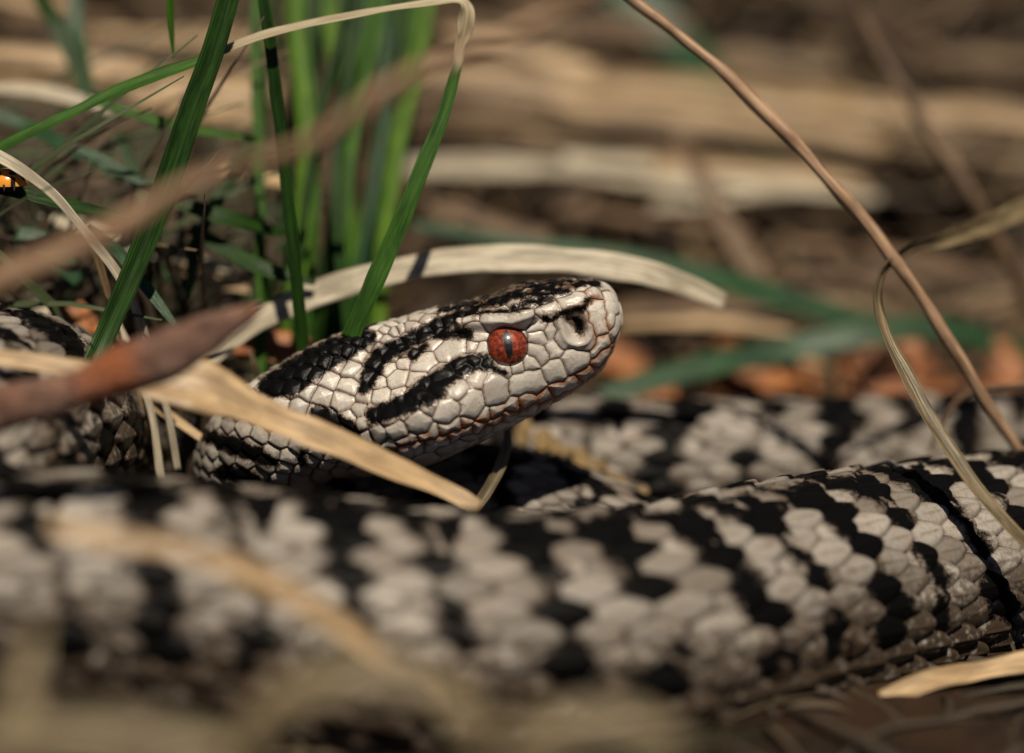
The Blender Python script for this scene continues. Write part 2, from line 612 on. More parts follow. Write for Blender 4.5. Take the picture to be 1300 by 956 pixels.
    def normals(P):
        da = np.gradient(P, axis=0)
        db = np.roll(P, -1, 1) - np.roll(P, 1, 1)
        n = np.cross(da, db)
        n /= np.maximum(np.linalg.norm(n, axis=2), 1e-9)[..., None]
        o = P - ctr[:, None, :]
        sg = np.sign((n * o).sum(2))
        return n * np.where(sg == 0, 1, sg)[..., None]
    Nn = normals(P)
    kf = np.searchsorted(ss, 0.5)
    Nn[:2] = -T[:2][:, None, :]
    # which half of the ring faces the camera along the head: side vector sign
    near_pos = (side[np.searchsorted(ss, 10)] @ FWD) < 0       # True: sin(ph) > 0 is near
    mirror = (-np.arange(N)) % N
    near_j = (sn > 0) if near_pos else (sn < 0)

    # ---------------- body scale lattice (imbricate)
    L = (0.165 + 0.045 * smooth(28, 75, ss)) * 2 * np.maximum(rad, 0.6)
    U = np.concatenate([[0], np.cumsum(np.diff(ss) / ((L[1:] + L[:-1]) / 2))])
    phs = (ph + math.pi) % (2 * math.pi) - math.pi
    dphi = 1.62 * math.pi / 29
    Vv = phs / dphi                                            # row coordinate
    Ug = np.repeat(U[:, None], N, 1).ravel()
    Vg = np.repeat(Vv[None, :], nr, 0).ravel()
    best = np.full(nr * N, 0.0)
    bid = np.zeros(nr * N, int)
    bp = np.zeros(nr * N)
    bq = np.zeros(nr * N)
    bed = np.zeros(nr * N)
    bcU = Ug.copy()
    bcV = Vg.copy()
    rr = np.random.default_rng(5)
    jit = rr.random((4096, 4))
    for dj in (-1, 0, 1):
        j = np.round(Vg).astype(int) + dj
        okj = np.abs(j) <= 14
        par = (j % 2) * 0.5
        i0 = np.floor(Ug - par).astype(int)
        for di in (0, 1):
            i = i0 + di
            h_id = (i * 29 + j * 7919 + 40000) % 4096
            cU = i + par + (jit[h_id, 0] - 0.5) * 0.10
            cV = j + (jit[h_id, 1] - 0.5) * 0.10
            p = (Ug - cU) / (0.93 + 0.12 * jit[h_id, 2])
            qv = (Vg - cV) / (0.95 + 0.12 * jit[h_id, 3])
            # outline: a rounded lance, tip towards the tail
            tt = (p + 0.02) / 0.53
            hw = 0.78 * np.sqrt(np.clip(1 - np.abs(tt) ** 2.0, 0, 1)) * (1 - 0.22 * np.clip(tt, 0, 1))
            inn = okj & (np.abs(tt) < 1) & (np.abs(qv) < hw)
            k = np.where(inn, np.abs(qv) / np.maximum(hw, 1e-4), 1)
            lim = np.minimum((hw - np.abs(qv)) * 0.47, (1 - np.abs(tt)) * 0.53)      # distance to the rim in L units, roughly
            rim = np.sqrt(np.clip(lim / 0.075, 0, 1))
            h = 0.03 + 0.105 * (p + 0.55) + (0.045 + 0.065 * smooth(5.5, 10, np.abs(Vg))) * (1 - k ** 2)
            h = h * (0.45 + 0.55 * rim) * (0.9 + 0.2 * jit[h_id, 2])
            h = np.where(inn, h, -1)
            w = h > best
            best = np.where(w, h, best)
            bid = np.where(w, h_id, bid)
            bp = np.where(w, p, bp)
            bq = np.where(w, qv, bq)
            bed = np.where(w, lim, bed)
            bcU = np.where(w, cU, bcU)
            bcV = np.where(w, cV, bcV)
    # belly shields
    belly = np.abs(Vg) > 14.8
    fu = Ug - np.floor(Ug)
    hb = 0.03 + 0.09 * fu * np.clip((1 - fu) / 0.12, 0, 1) ** 0.5
    best = np.where(belly, hb, best)
    bed = np.where(belly, np.minimum(1 - fu, 0.3) * 0.5, bed)
    bid = np.where(belly, (np.floor(Ug).astype(int) * 31) % 4096, bid)
    bcU = np.where(belly, np.floor(Ug) + 0.5, bcU)
    Lg = np.repeat(L[:, None], N, 1).ravel()
    body_h = best * Lg
    body_edge = bed * Lg * 0.30
    keel = np.clip(1 - np.abs(bq) / 0.085, 0, 1) * smooth(-0.45, -0.2, bp) * smooth(0.46, 0.15, bp) * (~belly) * (best > 0)
    body_h = body_h + keel * 0.030 * Lg
    tint = jit[bid % 4096, 0]

    # ---------------- head plates: cells round traced plate centres
    kh = np.searchsorted(ss, 52.0)          # rings that get the head treatment
    Ph = P[:kh]
    pj = project(Ph.reshape(-1, 3)).reshape(kh, N, 2)
    facing = (Nn[:kh] * (CAM - Ph)).sum(2) > 0
    nearm = near_j[None, :] & facing
    flat_idx = np.flatnonzero(nearm.ravel())
    flat_px = pj.reshape(-1, 2)[flat_idx]
    flat_P = Ph.reshape(-1, 3)[flat_idx]

    def a1(x, y):
        return (430 + x / 3.1875, 320 + y / 3.1875)

    def b1(x, y):
        return (590 + x / 6.19, 350 + y / 6.19)
    plates = []                              # (id group, [(px,py)...], r_px)

    def pl(f, scale, pts, r, g=0):
        plates.append(([f(*p) for p in pts], r / scale, g))
    A = lambda pts, r, g=0: pl(a1, 3.1875, pts, r, g)
    B = lambda pts, r, g=0: pl(b1, 6.19, pts, r, g)
    # nasal, snout
    B([(880, 400), (880, 470), (820, 430), (930, 450), (880, 340), (800, 380), (950, 520), (780, 500)], 75, 1)
    B([(1030, 240), (1050, 320), (1070, 400)], 45)
    B([(1120, 160), (1150, 260), (1150, 360)], 40)
    B([(1170, 430), (1190, 380)], 35)
    B([(1010, 140)], 50)
    B([(810, 220), (890, 205)], 62)
    B([(620, 300), (690, 270)], 55)
    B([(200, 370), (300, 360), (400, 345), (490, 320)], 45, 2)
    B([(580, 385)], 52)
    B([(590, 490)], 50)
    B([(665, 445)], 46)
    B([(715, 590), (690, 560)], 55)
    B([(575, 600), (600, 630)], 55)
    B([(520, 690)], 56)
    B([(410, 708)], 42)
    B([(305, 742)], 55)
    B([(200, 690)], 56)
    B([(120, 600)], 55)
    B([(60, 570)], 45)
    B([(105, 450)], 58)
    # upper lip
    B([(1060, 570), (1080, 520), (1030, 610)], 45)
    B([(870, 680), (900, 670), (830, 670)], 85)
    B([(700, 755), (720, 730)], 85)
    B([(440, 850), (560, 830), (500, 830)], 85)
    A([(640, 570), (635, 540)], 54)
    A([(540, 605), (540, 630)], 50)
    A([(435, 645)], 52)
    A([(325, 690)], 50)
    A([(165, 735), (235, 722)], 42)
    # temporals and cheek
    A([(425, 405), (470, 392)], 48)
    A([(385, 382)], 34)
    A([(335, 452), (360, 440)], 44)
    A([(405, 485)], 42)
    A([(425, 560), (485, 550)], 46)
    A([(562, 510)], 44)
    A([(490, 442), (548, 436)], 30)
    A([(240, 515)], 44)
    A([(318, 522)], 42)
    A([(170, 590)], 42)
    A([(240, 577)], 34)
    A([(105, 585)], 37)
    A([(165, 535)], 31)
    A([(365, 620)], 37)
    A([(130, 650)], 35)
    A([(85, 640)], 36)
    A([(205, 660), (280, 640)], 42)
    A([(300, 580)], 38)
    A([(30, 605)], 36)
    A([(50, 550)], 33)
    A([(100, 690)], 32)
    A([(50, 665)], 28)
    A([(520, 490)], 30)
    A([(200, 478)], 30)
    # lower lip
    for p, r in (([(985, 495), (1015, 480)], 24), ([(870, 555), (950, 525)], 27), ([(760, 600), (840, 576)], 27), ([(635, 640), (705, 620)], 27),
                 ([(520, 682), (585, 658)], 27), ([(425, 716), (475, 697)], 26), ([(340, 741), (385, 724)], 25), ([(255, 758), (305, 746)], 24),
                 ([(205, 778)], 30), ([(125, 748)], 30), ([(1045, 440), (1060, 420)], 26)):
        A(p, r, 3)
    for p, r in (([(680, 662), (775, 640)], 24), ([(560, 706), (640, 682)], 24), ([(460, 744), (525, 720)], 25), ([(365, 780), (425, 760)], 25),
                 ([(270, 798), (325, 784)], 25), ([(205, 818)], 28), ([(140, 792)], 28)):
        A(p, r, 4)
    for p, r in (([(640, 704), (720, 684)], 24), ([(520, 750), (600, 722)], 24), ([(430, 800), (490, 772)], 24)):
        A(p, r, 4)
    seeds, sr, sid, sgrp = [], [], [], []
    # mirror helper: the same ring, the other side
    ring_of = flat_idx // N
    col_of = flat_idx % N

    def locate(p):
        d2 = ((flat_px - np.array(p)) ** 2).sum(1)
        k = int(np.argmin(d2))
        return k
    pid = 0
    for pts_, r, g in plates:
        for sidek in (0, 1):
            for p in pts_:
                k = locate(p)
                jj = col_of[k] if sidek == 0 else mirror[col_of[k]]
                seeds.append(Ph[ring_of[k], jj])
                sr.append(r / K_H)
                sid.append(pid)
                sgrp.append(g)
            pid += 1
    seeds0 = np.array(seeds)
    # crown, throat and far bits: small plates scattered evenly
    cand = np.flatnonzero((ss > 0.5) & (ss < 21))
    acc = list(seeds0)
    r2 = np.random.default_rng(11)
    for _ in range(9000):
        k = int(r2.choice(cand))
        jj = int(r2.integers(N))
        p = Ph[k, jj]
        if np.min(((np.array(acc) - p) ** 2).sum(1)) > (1.05 + 0.25 * r2.random()) ** 2 and (zz[k, jj] > 0.7 * top[k] or np.min(((seeds0 - p) ** 2).sum(1)) > 1.75 ** 2):
            acc.append(p)
            seeds.append(p)
            sr.append(0.5)
            sid.append(pid)
            sgrp.append(0)
            pid += 1
    # neck rows of small scales: the same lattice as the body
    bs = []
    for j in range(-14, 15):
        for i in range(0, int(U[kh]) + 2):
            hid_ = (i * 29 + j * 7919 + 40000) % 4096
            cU = i + (j % 2) * 0.5 + (jit[hid_, 0] - 0.5) * 0.10
            s_ = np.interp(cU, U, ss)
            if s_ < 16 or s_ > 53:
                continue
            k = np.searchsorted(ss, s_)
            if k >= kh:
                continue
            jj = int(round(((j + (jit[hid_, 1] - 0.5) * 0.1) * dphi) / (2 * math.pi) * N)) % N
            p = Ph[k, jj]
            if np.min(((seeds0 - p) ** 2).sum(1)) < 1.25 ** 2 or (s_ < 21 and np.min(((np.array(acc) - p) ** 2).sum(1)) < 1.0):
                continue
            bs.append(p)
            seeds.append(p)
            sr.append(0.6)
            sid.append(pid)
            sgrp.append(0)
            pid += 1
    seeds = np.array(seeds)
    sr = np.array(sr)
    sid = np.array(sid)
    sgrp = np.array(sgrp)
    hv = Ph.reshape(-1, 3)
    nh = len(hv)
    wob = np.stack([fbm(hv / 0.9 + 5, 2), fbm(hv / 0.9 + 31, 2), fbm(hv / 0.9 + 77, 2)], -1) - 0.5
    hvw = hv + wob * 0.28
    vid = np.zeros(nh, int)
    vgrp = np.zeros(nh, int)
    vedge = np.zeros(nh)
    vcen = np.zeros((nh, 3))
    for a in range(0, nh, 12000):
        q_ = hvw[a:a + 12000]
        # only seeds near this slab of rings
        lo, hi = q_.min(0) - 4, q_.max(0) + 4
        selm = np.flatnonzero(((seeds > lo) & (seeds < hi)).all(1))
        sd = seeds[selm]
        d2 = ((q_[:, None, :] - sd[None]) ** 2).sum(2) - sr[selm][None] ** 2
        kk = min(12, len(selm))
        top_ = np.argpartition(d2, kk - 1, 1)[:, :kk]
        dd = np.take_along_axis(d2, top_, 1)
        o_ = np.argsort(dd, 1)
        top_ = np.take_along_axis(top_, o_, 1)
        dd = np.take_along_axis(dd, o_, 1)
        ids = sid[selm][top_]
        f0 = ids[:, :1]
        diff = ids != f0
        first = np.where(diff.any(1), diff.argmax(1), kk - 1)
        c0 = sd[top_[:, 0]]
        c1 = sd[top_[np.arange(len(q_)), first]]
        dist = np.linalg.norm(c0 - c1, axis=1) + 1e-6
        vedge[a:a + 12000] = (dd[np.arange(len(q_)), first] - dd[:, 0]) / (2 * dist)
        vid[a:a + 12000] = f0[:, 0]
        vgrp[a:a + 12000] = sgrp[selm][top_[:, 0]]
        vcen[a:a + 12000] = c0
    tint_h = np.random.default_rng(2).random(pid + 1)[vid]
    vax = np.repeat(T[:kh][:, None, :], N, 1).reshape(-1, 3)
    back = ((hv - vcen) * vax).sum(1)                  # how far behind its own plate's centre
    nk = smooth(20, 28, np.repeat(ss[:kh][:, None], N, 1).ravel())
    head_h = (0.165 + 0.095 * nk) * np.sqrt(np.clip(vedge / (0.30 - 0.08 * nk), 0, 1)) * (1 + nk * np.clip(back, -1.2, 1.2) * 0.55) + 0.10 * smooth(0.1, 0.9, vedge)

    # blend the two reliefs along the neck
    sg = np.repeat(ss[:, None], N, 1).ravel()
    bf = smooth(44, 50, sg)
    disp = body_h * bf
    edge = body_edge * bf
    disp[:nh] += head_h * (1 - bf[:nh])
    edge[:nh] += vedge * (1 - bf[:nh])
    tint[:nh] = tint[:nh] * bf[:nh] + tint_h * (1 - bf[:nh])
    keel = keel * bf

    # ---------------- traced features of the head, in picture pixels on the near side, mirrored to the other
    hp = pj.reshape(-1, 2)
    nearflat = np.repeat(near_j[None, :], kh, 0).ravel()

    def mir(f):
        g = f.reshape(kh, N)
        return np.where(near_j[None, :], g, g[:, mirror]).ravel()

    def stroke(pts_, pad=0.0):
        """signed depth (px) inside a chain of discs (x, y, r)"""
        best_ = np.full(nh, -1e3)
        for (x0, y0, r0), (x1, y1, r1) in zip(pts_[:-1], pts_[1:]):
            d = np.array([x1 - x0, y1 - y0])
            t = np.clip(((hp - [x0, y0]) @ d) / max(d @ d, 1e-6), 0, 1)
            dist = np.linalg.norm(hp - (np.array([x0, y0]) + t[:, None] * d), axis=1)
            best_ = np.maximum(best_, r0 + (r1 - r0) * t - dist)
        return best_
    black = [
        [(618, 460, 9), (598, 463, 12), (580, 469, 12), (562, 483, 13), (543, 494, 14), (527, 508, 14), (511, 516, 13), (495, 522, 12), (478, 528, 11), (474, 534, 7)],
        [(560, 497, 7), (545, 508, 9)],
        [(612, 402, 6), (590, 402, 8), (570, 408, 9), (543, 422, 10), (520, 434, 10), (498, 446, 11), (483, 453, 12), (475, 467, 12), (470, 482, 11), (463, 494, 8)],
        [(552, 428, 4), (566, 425, 6), (596, 427, 6)],
        [(540, 440, 4), (525, 452, 7)],
        [(470, 431, 9), (450, 437, 13), (425, 449, 17), (397, 464, 19), (368, 484, 20), (345, 492, 14)],
        [(405, 524, 10), (425, 535, 11), (452, 547, 8)],
        [(262, 553, 8), (297, 565, 11), (329, 577, 10), (350, 586, 6)],
        [(285, 597, 9), (321, 606, 10)],
        [(385, 574, 5), (383, 582, 6)],
        # crown
        [(606, 391, 3), (630, 384, 4), (650, 378, 5), (680, 374, 4), (720, 372, 4)],
        [(650, 392, 3), (672, 386, 5), (700, 380, 4)],
        [(600, 402, 5), (640, 399, 5), (668, 394, 5)],
        [(560, 395, 4), (600, 388, 5)],
        # round the plates of the snout and the eye
        [(690, 405, 3), (700, 407, 3), (712, 398, 3), (740, 392, 3), (746, 382, 3)],
        [(600, 452, 4), (612, 463, 5), (640, 473, 3)],
        # nostril
        [(733, 404, 3), (737, 410, 4.5), (738, 418, 4), (737, 424, 2)],
    ]
    dark_h = np.full(nh, -1e3)
    for b_ in black:
        dark_h = np.maximum(dark_h, stroke(b_))
    dark_h = np.clip(dark_h / K_H * 1.0, -2, 2)
    dark_h = mir(dark_h)
    # mottled crown: everything on top of the skull is dark-flecked
    zt = (zz[:kh] / np.maximum(top[:kh, None], 0.5)).ravel()
    crown = smooth(0.80, 0.93, zt) * smooth(22, 12, sg[:nh]) * smooth(0.3, 1.2, sg[:nh])
    cn = fbm(hv / 0.9 + 3, 3)
    dark_h = np.where(crown > 0, np.maximum(dark_h, (cn - 0.74 + 0.28 * crown) * 3.0 - (1 - crown) * 1.5), dark_h)

    # body marking: zigzag down the back and a row of spots on each flank
    def body_pattern(Uv, Vv_, s_at):
        r_ = np.interp(s_at, ss, rad)
        per = 8.2
        x = s_at / per
        Vv_ = Vv_ * (25 / 29)
        dphi_ = dphi * (29 / 25)
        zig = 2.1 * (2 * np.abs((x - np.floor(x)) * 2 - 1) - 1)             # row offset, both ways
        hwid = 0.9 + 0.7 * np.cos(x * 2 * math.pi * 2)
        zz_ = (hwid - np.abs(Vv_ - zig)) * dphi_ * r_
        lob = 2 * np.abs(((x + 0.0) % 1) - 0.5)
        xb = x - np.abs(Vv_) * 0.10
        bar = (0.235 + 0.07 * np.sin(x * 3.1) - 0.014 * np.abs(Vv_) - np.abs((xb % 1) - 0.5) * 1.15) * per * 0.55
        bar = np.minimum(bar, (8.2 - np.abs(Vv_) + 1.5 * np.sin(x * 1.7)) * dphi_ * r_)
        bar2 = (0.26 - np.abs(((x + 0.5) % 1) - 0.5) * 1.15) * per * 0.5
        out = np.maximum(zz_ * 0.8, np.where(Vv_ * (1 if near_pos else -1) > 0, bar, bar2) if False else bar)
        sx_ = (((x + 0.5) % 1) - 0.5) * per
        sy_ = (np.abs(Vv_) - 7.6) * dphi_ * r_
        out = np.maximum(out, 1.5 - np.sqrt(sx_ ** 2 * 1.1 + sy_ ** 2 * 0.6))
        sx2 = ((x % 1) - 0.5) * per
        sy2 = (np.abs(Vv_) - 10) * dphi_ * r_
        out = np.maximum(out, 1.2 - np.sqrt(sx2 ** 2 + sy2 ** 2))
        return out
    s_cen = np.interp(bcU, U, ss)
    rnd = (jit[bid % 4096, 1] - 0.5)
    drk = 0.52 * body_pattern(bcU, bcV, s_cen) + 0.48 * body_pattern(Ug, Vg, sg) + rnd * 0.8
    dark = np.clip(drk, -2, 2)
    hb_ = smooth(38, 48, sg)
    dark[:nh] = dark_h * (1 - hb_[:nh]) + dark[:nh] * hb_[:nh]
    brown = smooth(4.0, 9.5, np.abs(Vg)) * smooth(60, 90, sg)

    brown[:nh] = np.maximum(np.maximum(brown[:nh], crown * 0.95), mir(0.95 * smooth(3, 11, stroke([(724, 404, 15), (735, 412, 15), (735, 420, 13)]))))
    # rust on the lips and snout plates
    rust = np.zeros(nr * N)
    rs = stroke([(778, 440, 16), (757, 470, 17), (720, 490, 15), (670, 512, 13), (620, 532, 12), (560, 552, 10), (500, 568, 8)])
    rsn = stroke([(745, 395, 30), (760, 430, 26)])
    ru = np.maximum(0.8 * smooth(-5, 6, rs), 0.6 * smooth(-6, 10, rsn)) * (0.35 + 0.65 * smooth(0.8, 0.15, vedge))
    rust[:nh] = mir(ru) * smooth(31, 24, sg[:nh])

    # ---------------- sculpting on top of the plates
    dh = disp[:nh].copy()
    nos = stroke([(727, 408, 15), (732, 420, 15)])
    ns = mir(smooth(-1, 11, nos))
    dh -= 1.0 * ns
    ns2 = mir(smooth(0, 9, stroke([(735, 400, 9), (739, 418, 9)])))
    dh -= 0.4 * ns2
    rim = mir(np.exp(-((nos + 3.5) / 3.0) ** 2))
    dh += 0.16 * rim
    brow = mir(smooth(-5, 4, stroke([(588, 415, 6), (620, 411, 8), (650, 409, 8), (676, 401, 6)])))
    dh += 1.05 * brow
    canth = mir(smooth(-6, 4, stroke([(690, 396, 7), (725, 386, 7), (752, 374, 6)])))
    dh += 0.28 * canth
    ey = mir(stroke([(644, 440, 25.5), (645.5, 440, 25.5)]))
    dh = np.where(ey > 0, dh * (1 - smooth(0, 3, ey)) - 1.6 * smooth(0, 5, ey), dh)
    lip = mir(np.exp(-((stroke([(772, 462, 0.01), (745, 487, 0.01), (700, 505, 0.01), (640, 531, 0.01), (580, 553, 0.01), (520, 572, 0.01)])) / 2.2) ** 2))
    disp[:nh] = dh - 0.05 * lip
    Pd = P + Nn * disp.reshape(nr, N)[..., None]
    # close the two ends
    V = Pd.reshape(-1, 3)
    quads = grid_quads(nr, N)
    V = np.vstack([V, ctr[:1], ctr[-1:]])
    j = np.arange(N)
    t1 = np.stack([np.full(N, nr * N), (j + 1) % N, j], -1)
    t2 = np.stack([np.full(N, nr * N + 1), (nr - 1) * N + j, (nr - 1) * N + (j + 1) % N], -1)
    ext = lambda a: np.concatenate([a, a[:1], a[-1:]])
    # make sure faces look outwards
    f = quads[(nr // 2) * N]
    nrm = np.cross(V[f[1]] - V[f[0]], V[f[2]] - V[f[0]])
    if nrm @ (V[f[0]] - ctr[nr // 2]) < 0:
        quads = quads[:, ::-1]
        t1, t2 = t1[:, ::-1], t2[:, ::-1]
    me = mesh_np("snake", V, quads, M['snake'], attrs=dict(edge=ext(edge), dark=ext(dark), tint=ext(tint), rust=ext(rust), brown=ext(brown), keel=ext(keel), headness=ext(1 - smooth(26, 46, sg))),
                 tris=np.vstack([t1, t2]))
    sn_o = add("snake", me, label="grey and black zigzag patterned adder coiled on the ground with raised head and red eye", cat="snake")
    # ---------------- eyes
    for sidek in (0, 1):
        k = locate((645, 439))
        jj = col_of[k] if sidek == 0 else mirror[col_of[k]]
        p0 = Ph[ring_of[k], jj]
        nn = Nn[ring_of[k], jj]
        R = 2.35
        cc = p0 - nn * 1.25
        nn_, nm_ = 40, 24
        th = np.linspace(0.02, math.pi - 0.02, nm_)
        fi = np.arange(nn_) / nn_ * 2 * math.pi
        # local frame: -y looks out of the socket, x along the head, z dorsal
        yv = -nn
        xv = -T[ring_of[k]]
        xv = xv - yv * (xv @ yv)
        xv /= np.linalg.norm(xv)
        zv = np.cross(xv, yv)
        if zv[2] < 0:
            zv = -zv
        # the slit pupil stands upright in the world rather than square to the jaw
        a_ = math.radians(-14.0)
        x2 = xv * math.cos(a_) + zv * math.sin(a_)
        z2 = -xv * math.sin(a_) + zv * math.cos(a_)
        G = np.stack([np.outer(np.sin(th), np.cos(fi)), -np.outer(np.cos(th), np.ones(nn_)), np.outer(np.sin(th), np.sin(fi))], -1).reshape(-1, 3) * R
        em = mesh_np("eye", G, grid_quads(nm_, nn_), M['eye'])
        eo = add("eye", em, parent=sn_o, label="red eye with an upright slit pupil" if sidek == 0 else None)
        from mathutils import Matrix, Vector
        mt = Matrix(((x2[0], yv[0], z2[0], cc[0] * MM), (x2[1], yv[1], z2[1], cc[1] * MM), (x2[2], yv[2], z2[2], cc[2] * MM), (0, 0, 0, 1)))
        eo.matrix_local = mt
    print("snake rings", nr, "verts", len(V), "seeds", len(seeds))
    return sn_o


build_snake()


# ------------------------------------------------------------------ STRANDS: grass, straw, stems, twigs
def strand(name, pts, mat, label=None, cat=None, group=None, w=None, prof='blade', thick=0.16, channel=0.25, twist=0.0, face=None,
           n_per=10, jitter=0.0, tip=(True, True), tone=None, lump=0.0, seed=0, px=True, build=True):
    """pts: rows (px, py, d) [or mm when px is False]; w: half widths in mm, one for each row"""
    r_ = np.random.default_rng(seed + len(pts) * 13 + int(abs(pts[0][0])))
    Q = np.array([at(*p) for p in pts]) if px else np.array(pts, float)
    w = np.array(w if hasattr(w, '__len__') else [w] * len(pts), float)
    tw = np.array(twist if hasattr(twist, '__len__') else [twist] * len(pts), float)
    tn = np.array(tone if hasattr(tone, '__len__') else [tone or 0.0] * len(pts), float)
    C = spline(np.column_stack([Q, w, tw, tn]), n_per)
    ctr, hw, tw, tn = C[:, :3], np.maximum(C[:, 3], 0.02), C[:, 4], C[:, 5]
    n = len(ctr)
    S = np.concatenate([[0], np.cumsum(np.linalg.norm(np.diff(ctr, axis=0), axis=1))])
    if jitter:
        ctr = ctr + (np.stack([fbm(np.stack([S / 9.0 + r_.random() * 50, S * 0 + k * 7.0, S * 0], -1), 2) for k in range(3)], -1) - 0.5) * jitter
        hw = hw * (1 + (fbm(np.stack([S / 4.0 + 99, S * 0, S * 0], -1), 2) - 0.5) * min(0.5, jitter))
    T = np.gradient(ctr, axis=0)
    T /= np.linalg.norm(T, axis=1)[:, None] + 1e-9
    f = np.array(face if face is not None else -FWD * 0.8 + np.array([0, 0, 0.6]), float)
    side = np.cross(T, f)
    for k in range(n):
        if np.linalg.norm(side[k]) < 0.15:
            side[k] = side[k - 1] if k else np.cross(T[k], [0.3, 0.5, 0.8])
    side /= np.linalg.norm(side, axis=1)[:, None]
    nor = np.cross(side, T)
    ct, st = np.cos(tw)[:, None], np.sin(tw)[:, None]
    side, nor = side * ct + nor * st, nor * ct - side * st
    if prof == 'round':
        m_ = 14
        a = np.arange(m_) / m_ * 2 * math.pi
        u = np.cos(a)[None, :] * np.ones((n, 1))
        v = np.sin(a)[None, :] * np.ones((n, 1)) * (1.0 if thick == 0.16 else thick)
        uvx = np.repeat((a / math.pi - 1)[None, :], n, 0)
        if lump:
            P0 = np.stack([np.repeat(S[:, None], m_, 1) / 3.0, np.cos(a)[None, :] * 1.1 + 0 * u, np.sin(a)[None, :] * 1.1 + 0 * u], -1).reshape(-1, 3)
            lu = (fbm(P0 + seed, 3).reshape(n, m_) - 0.5) * lump
            u = u * (1 + lu)
            v = v * (1 + lu)
    else:
        m2 = 9
        uu = np.linspace(-1, 1, m2)
        ch = np.full(n, channel)
        upper = np.abs(uu)
        u = np.concatenate([uu, uu[::-1]])[None, :] * np.ones((n, 1))
        body = thick * np.sqrt(np.clip(1 - uu ** 2, 0, 1)) + 0.012
        v = np.concatenate([channel * upper ** 1.4 + body * 0.5, (channel * upper ** 1.4 - body * 0.5)[::-1]])[None, :] * np.ones((n, 1))
        m_ = 2 * m2
        uvx = u
    P = ctr[:, None] + side[:, None] * (u * hw[:, None])[..., None] + nor[:, None] * (v * hw[:, None])[..., None]
    V = P.reshape(-1, 3)
    quads = grid_quads(n, m_)
    V = np.vstack([V, ctr[:1], ctr[-1:]])
    j = np.arange(m_)
    t1 = np.stack([np.full(m_, n * m_), (j + 1) % m_, j], -1)
    t2 = np.stack([np.full(m_, n * m_ + 1), (n - 1) * m_ + j, (n - 1) * m_ + (j + 1) % m_], -1)
    uv = np.vstack([np.stack([uvx, np.repeat(S[:, None], m_, 1)], -1).reshape(-1, 2), [[0, 0]], [[0, S[-1]]]])
    tnv = np.concatenate([np.repeat(tn, m_), tn[:1], tn[-1:]])
    if not build:
        return V, quads, np.vstack([t1, t2]), uv
    me = mesh_np(name, V, quads, mat, attrs=dict(tone=tnv), uv=uv, tris=np.vstack([t1, t2]))
    o = add(name, me, label=label, cat=cat, group=group)
    rebase(o)
    return o


G = "grass blade"
# the long sharp green blade that runs down the left side
strand("grass_blade", [(296, -25, 2), (270, 65, 1.5), (243, 140, 1), (218, 215, 0.5), (192, 285, 0), (160, 365, -1), (120, 455, -3), (85, 525, -8), (45, 595, -13), (0, 665, -17), (-40, 730, -19)],
       M['green_dark'], "thick dark green grass blade slanting down across the folded leaf to the front coil", G,
       w=[1.05, 1.12, 1.2, 1.25, 1.2, 1.1, 1.0, 0.95, 0.9, 0.85, 0.7], channel=0.45, twist=0.35)
# leaf that is folded over at its top, half green, half withered
strand("folded_grass_leaf", [(-30, 205, 4), (60, 160, 4), (180, 106, 4), (250, 80, 4), (330, 50, 4), (420, 28, 4), (500, 13, 4), (560, 4, 4), (580, 3, 4), (589, 10, 4), (591, 26, 4.1), (588, 45, 4.2), (583, 62, 4.2), (578, 90, 4),
                             (560, 150, 3.6), (530, 225, 3), (500, 300, 2.6), (470, 370, 2.5), (444, 432, 3)],
       M['green_tan'], "long grass leaf folded over at a withered tan tip, green at both ends", G,
       w=[0.85, 0.95, 0.95, 0.8, 0.62, 0.54, 0.47, 0.48, 0.62, 0.75, 0.78, 0.7, 0.5, 0.46, 0.62, 0.8, 0.9, 0.95, 1.0], channel=0.4,
       twist=[0.3, 0.3, 0.3, 0.3, 0.2, 0.2, 0.1, 0.2, 0.3, 0.5, 0.2, 0.6, 0.3, 0.2, 0.2, 0.2, 0.2, 0.2, 0.2],
       tone=[0, 0, 0.05, 0.3, 0.8, 1, 1, 1, 1, 1, 1, 1, 1, 0.45, 0, 0, 0, 0, 0], jitter=0.45, seed=4, n_per=14)
strand("grass_blade", [(215, -30, 6), (216, 10, 6), (218, 45, 6), (221, 76, 6)], M['green_mid'], "narrow green blade tip hanging down above the folded leaf", G, w=[0.38, 0.36, 0.28, 0.03], channel=0.3)
strand("grass_blade", [(330, -30, 6), (342, 50, 6), (352, 130, 6.5), (363, 225, 7), (374, 330, 8), (386, 458, 10)], M['green_dark'],
       "slim dark green upright blade standing behind the folded leaf, rooted by the snake's neck", G, w=[0.6, 0.6, 0.6, 0.65, 0.65, 0.65], channel=0.4)
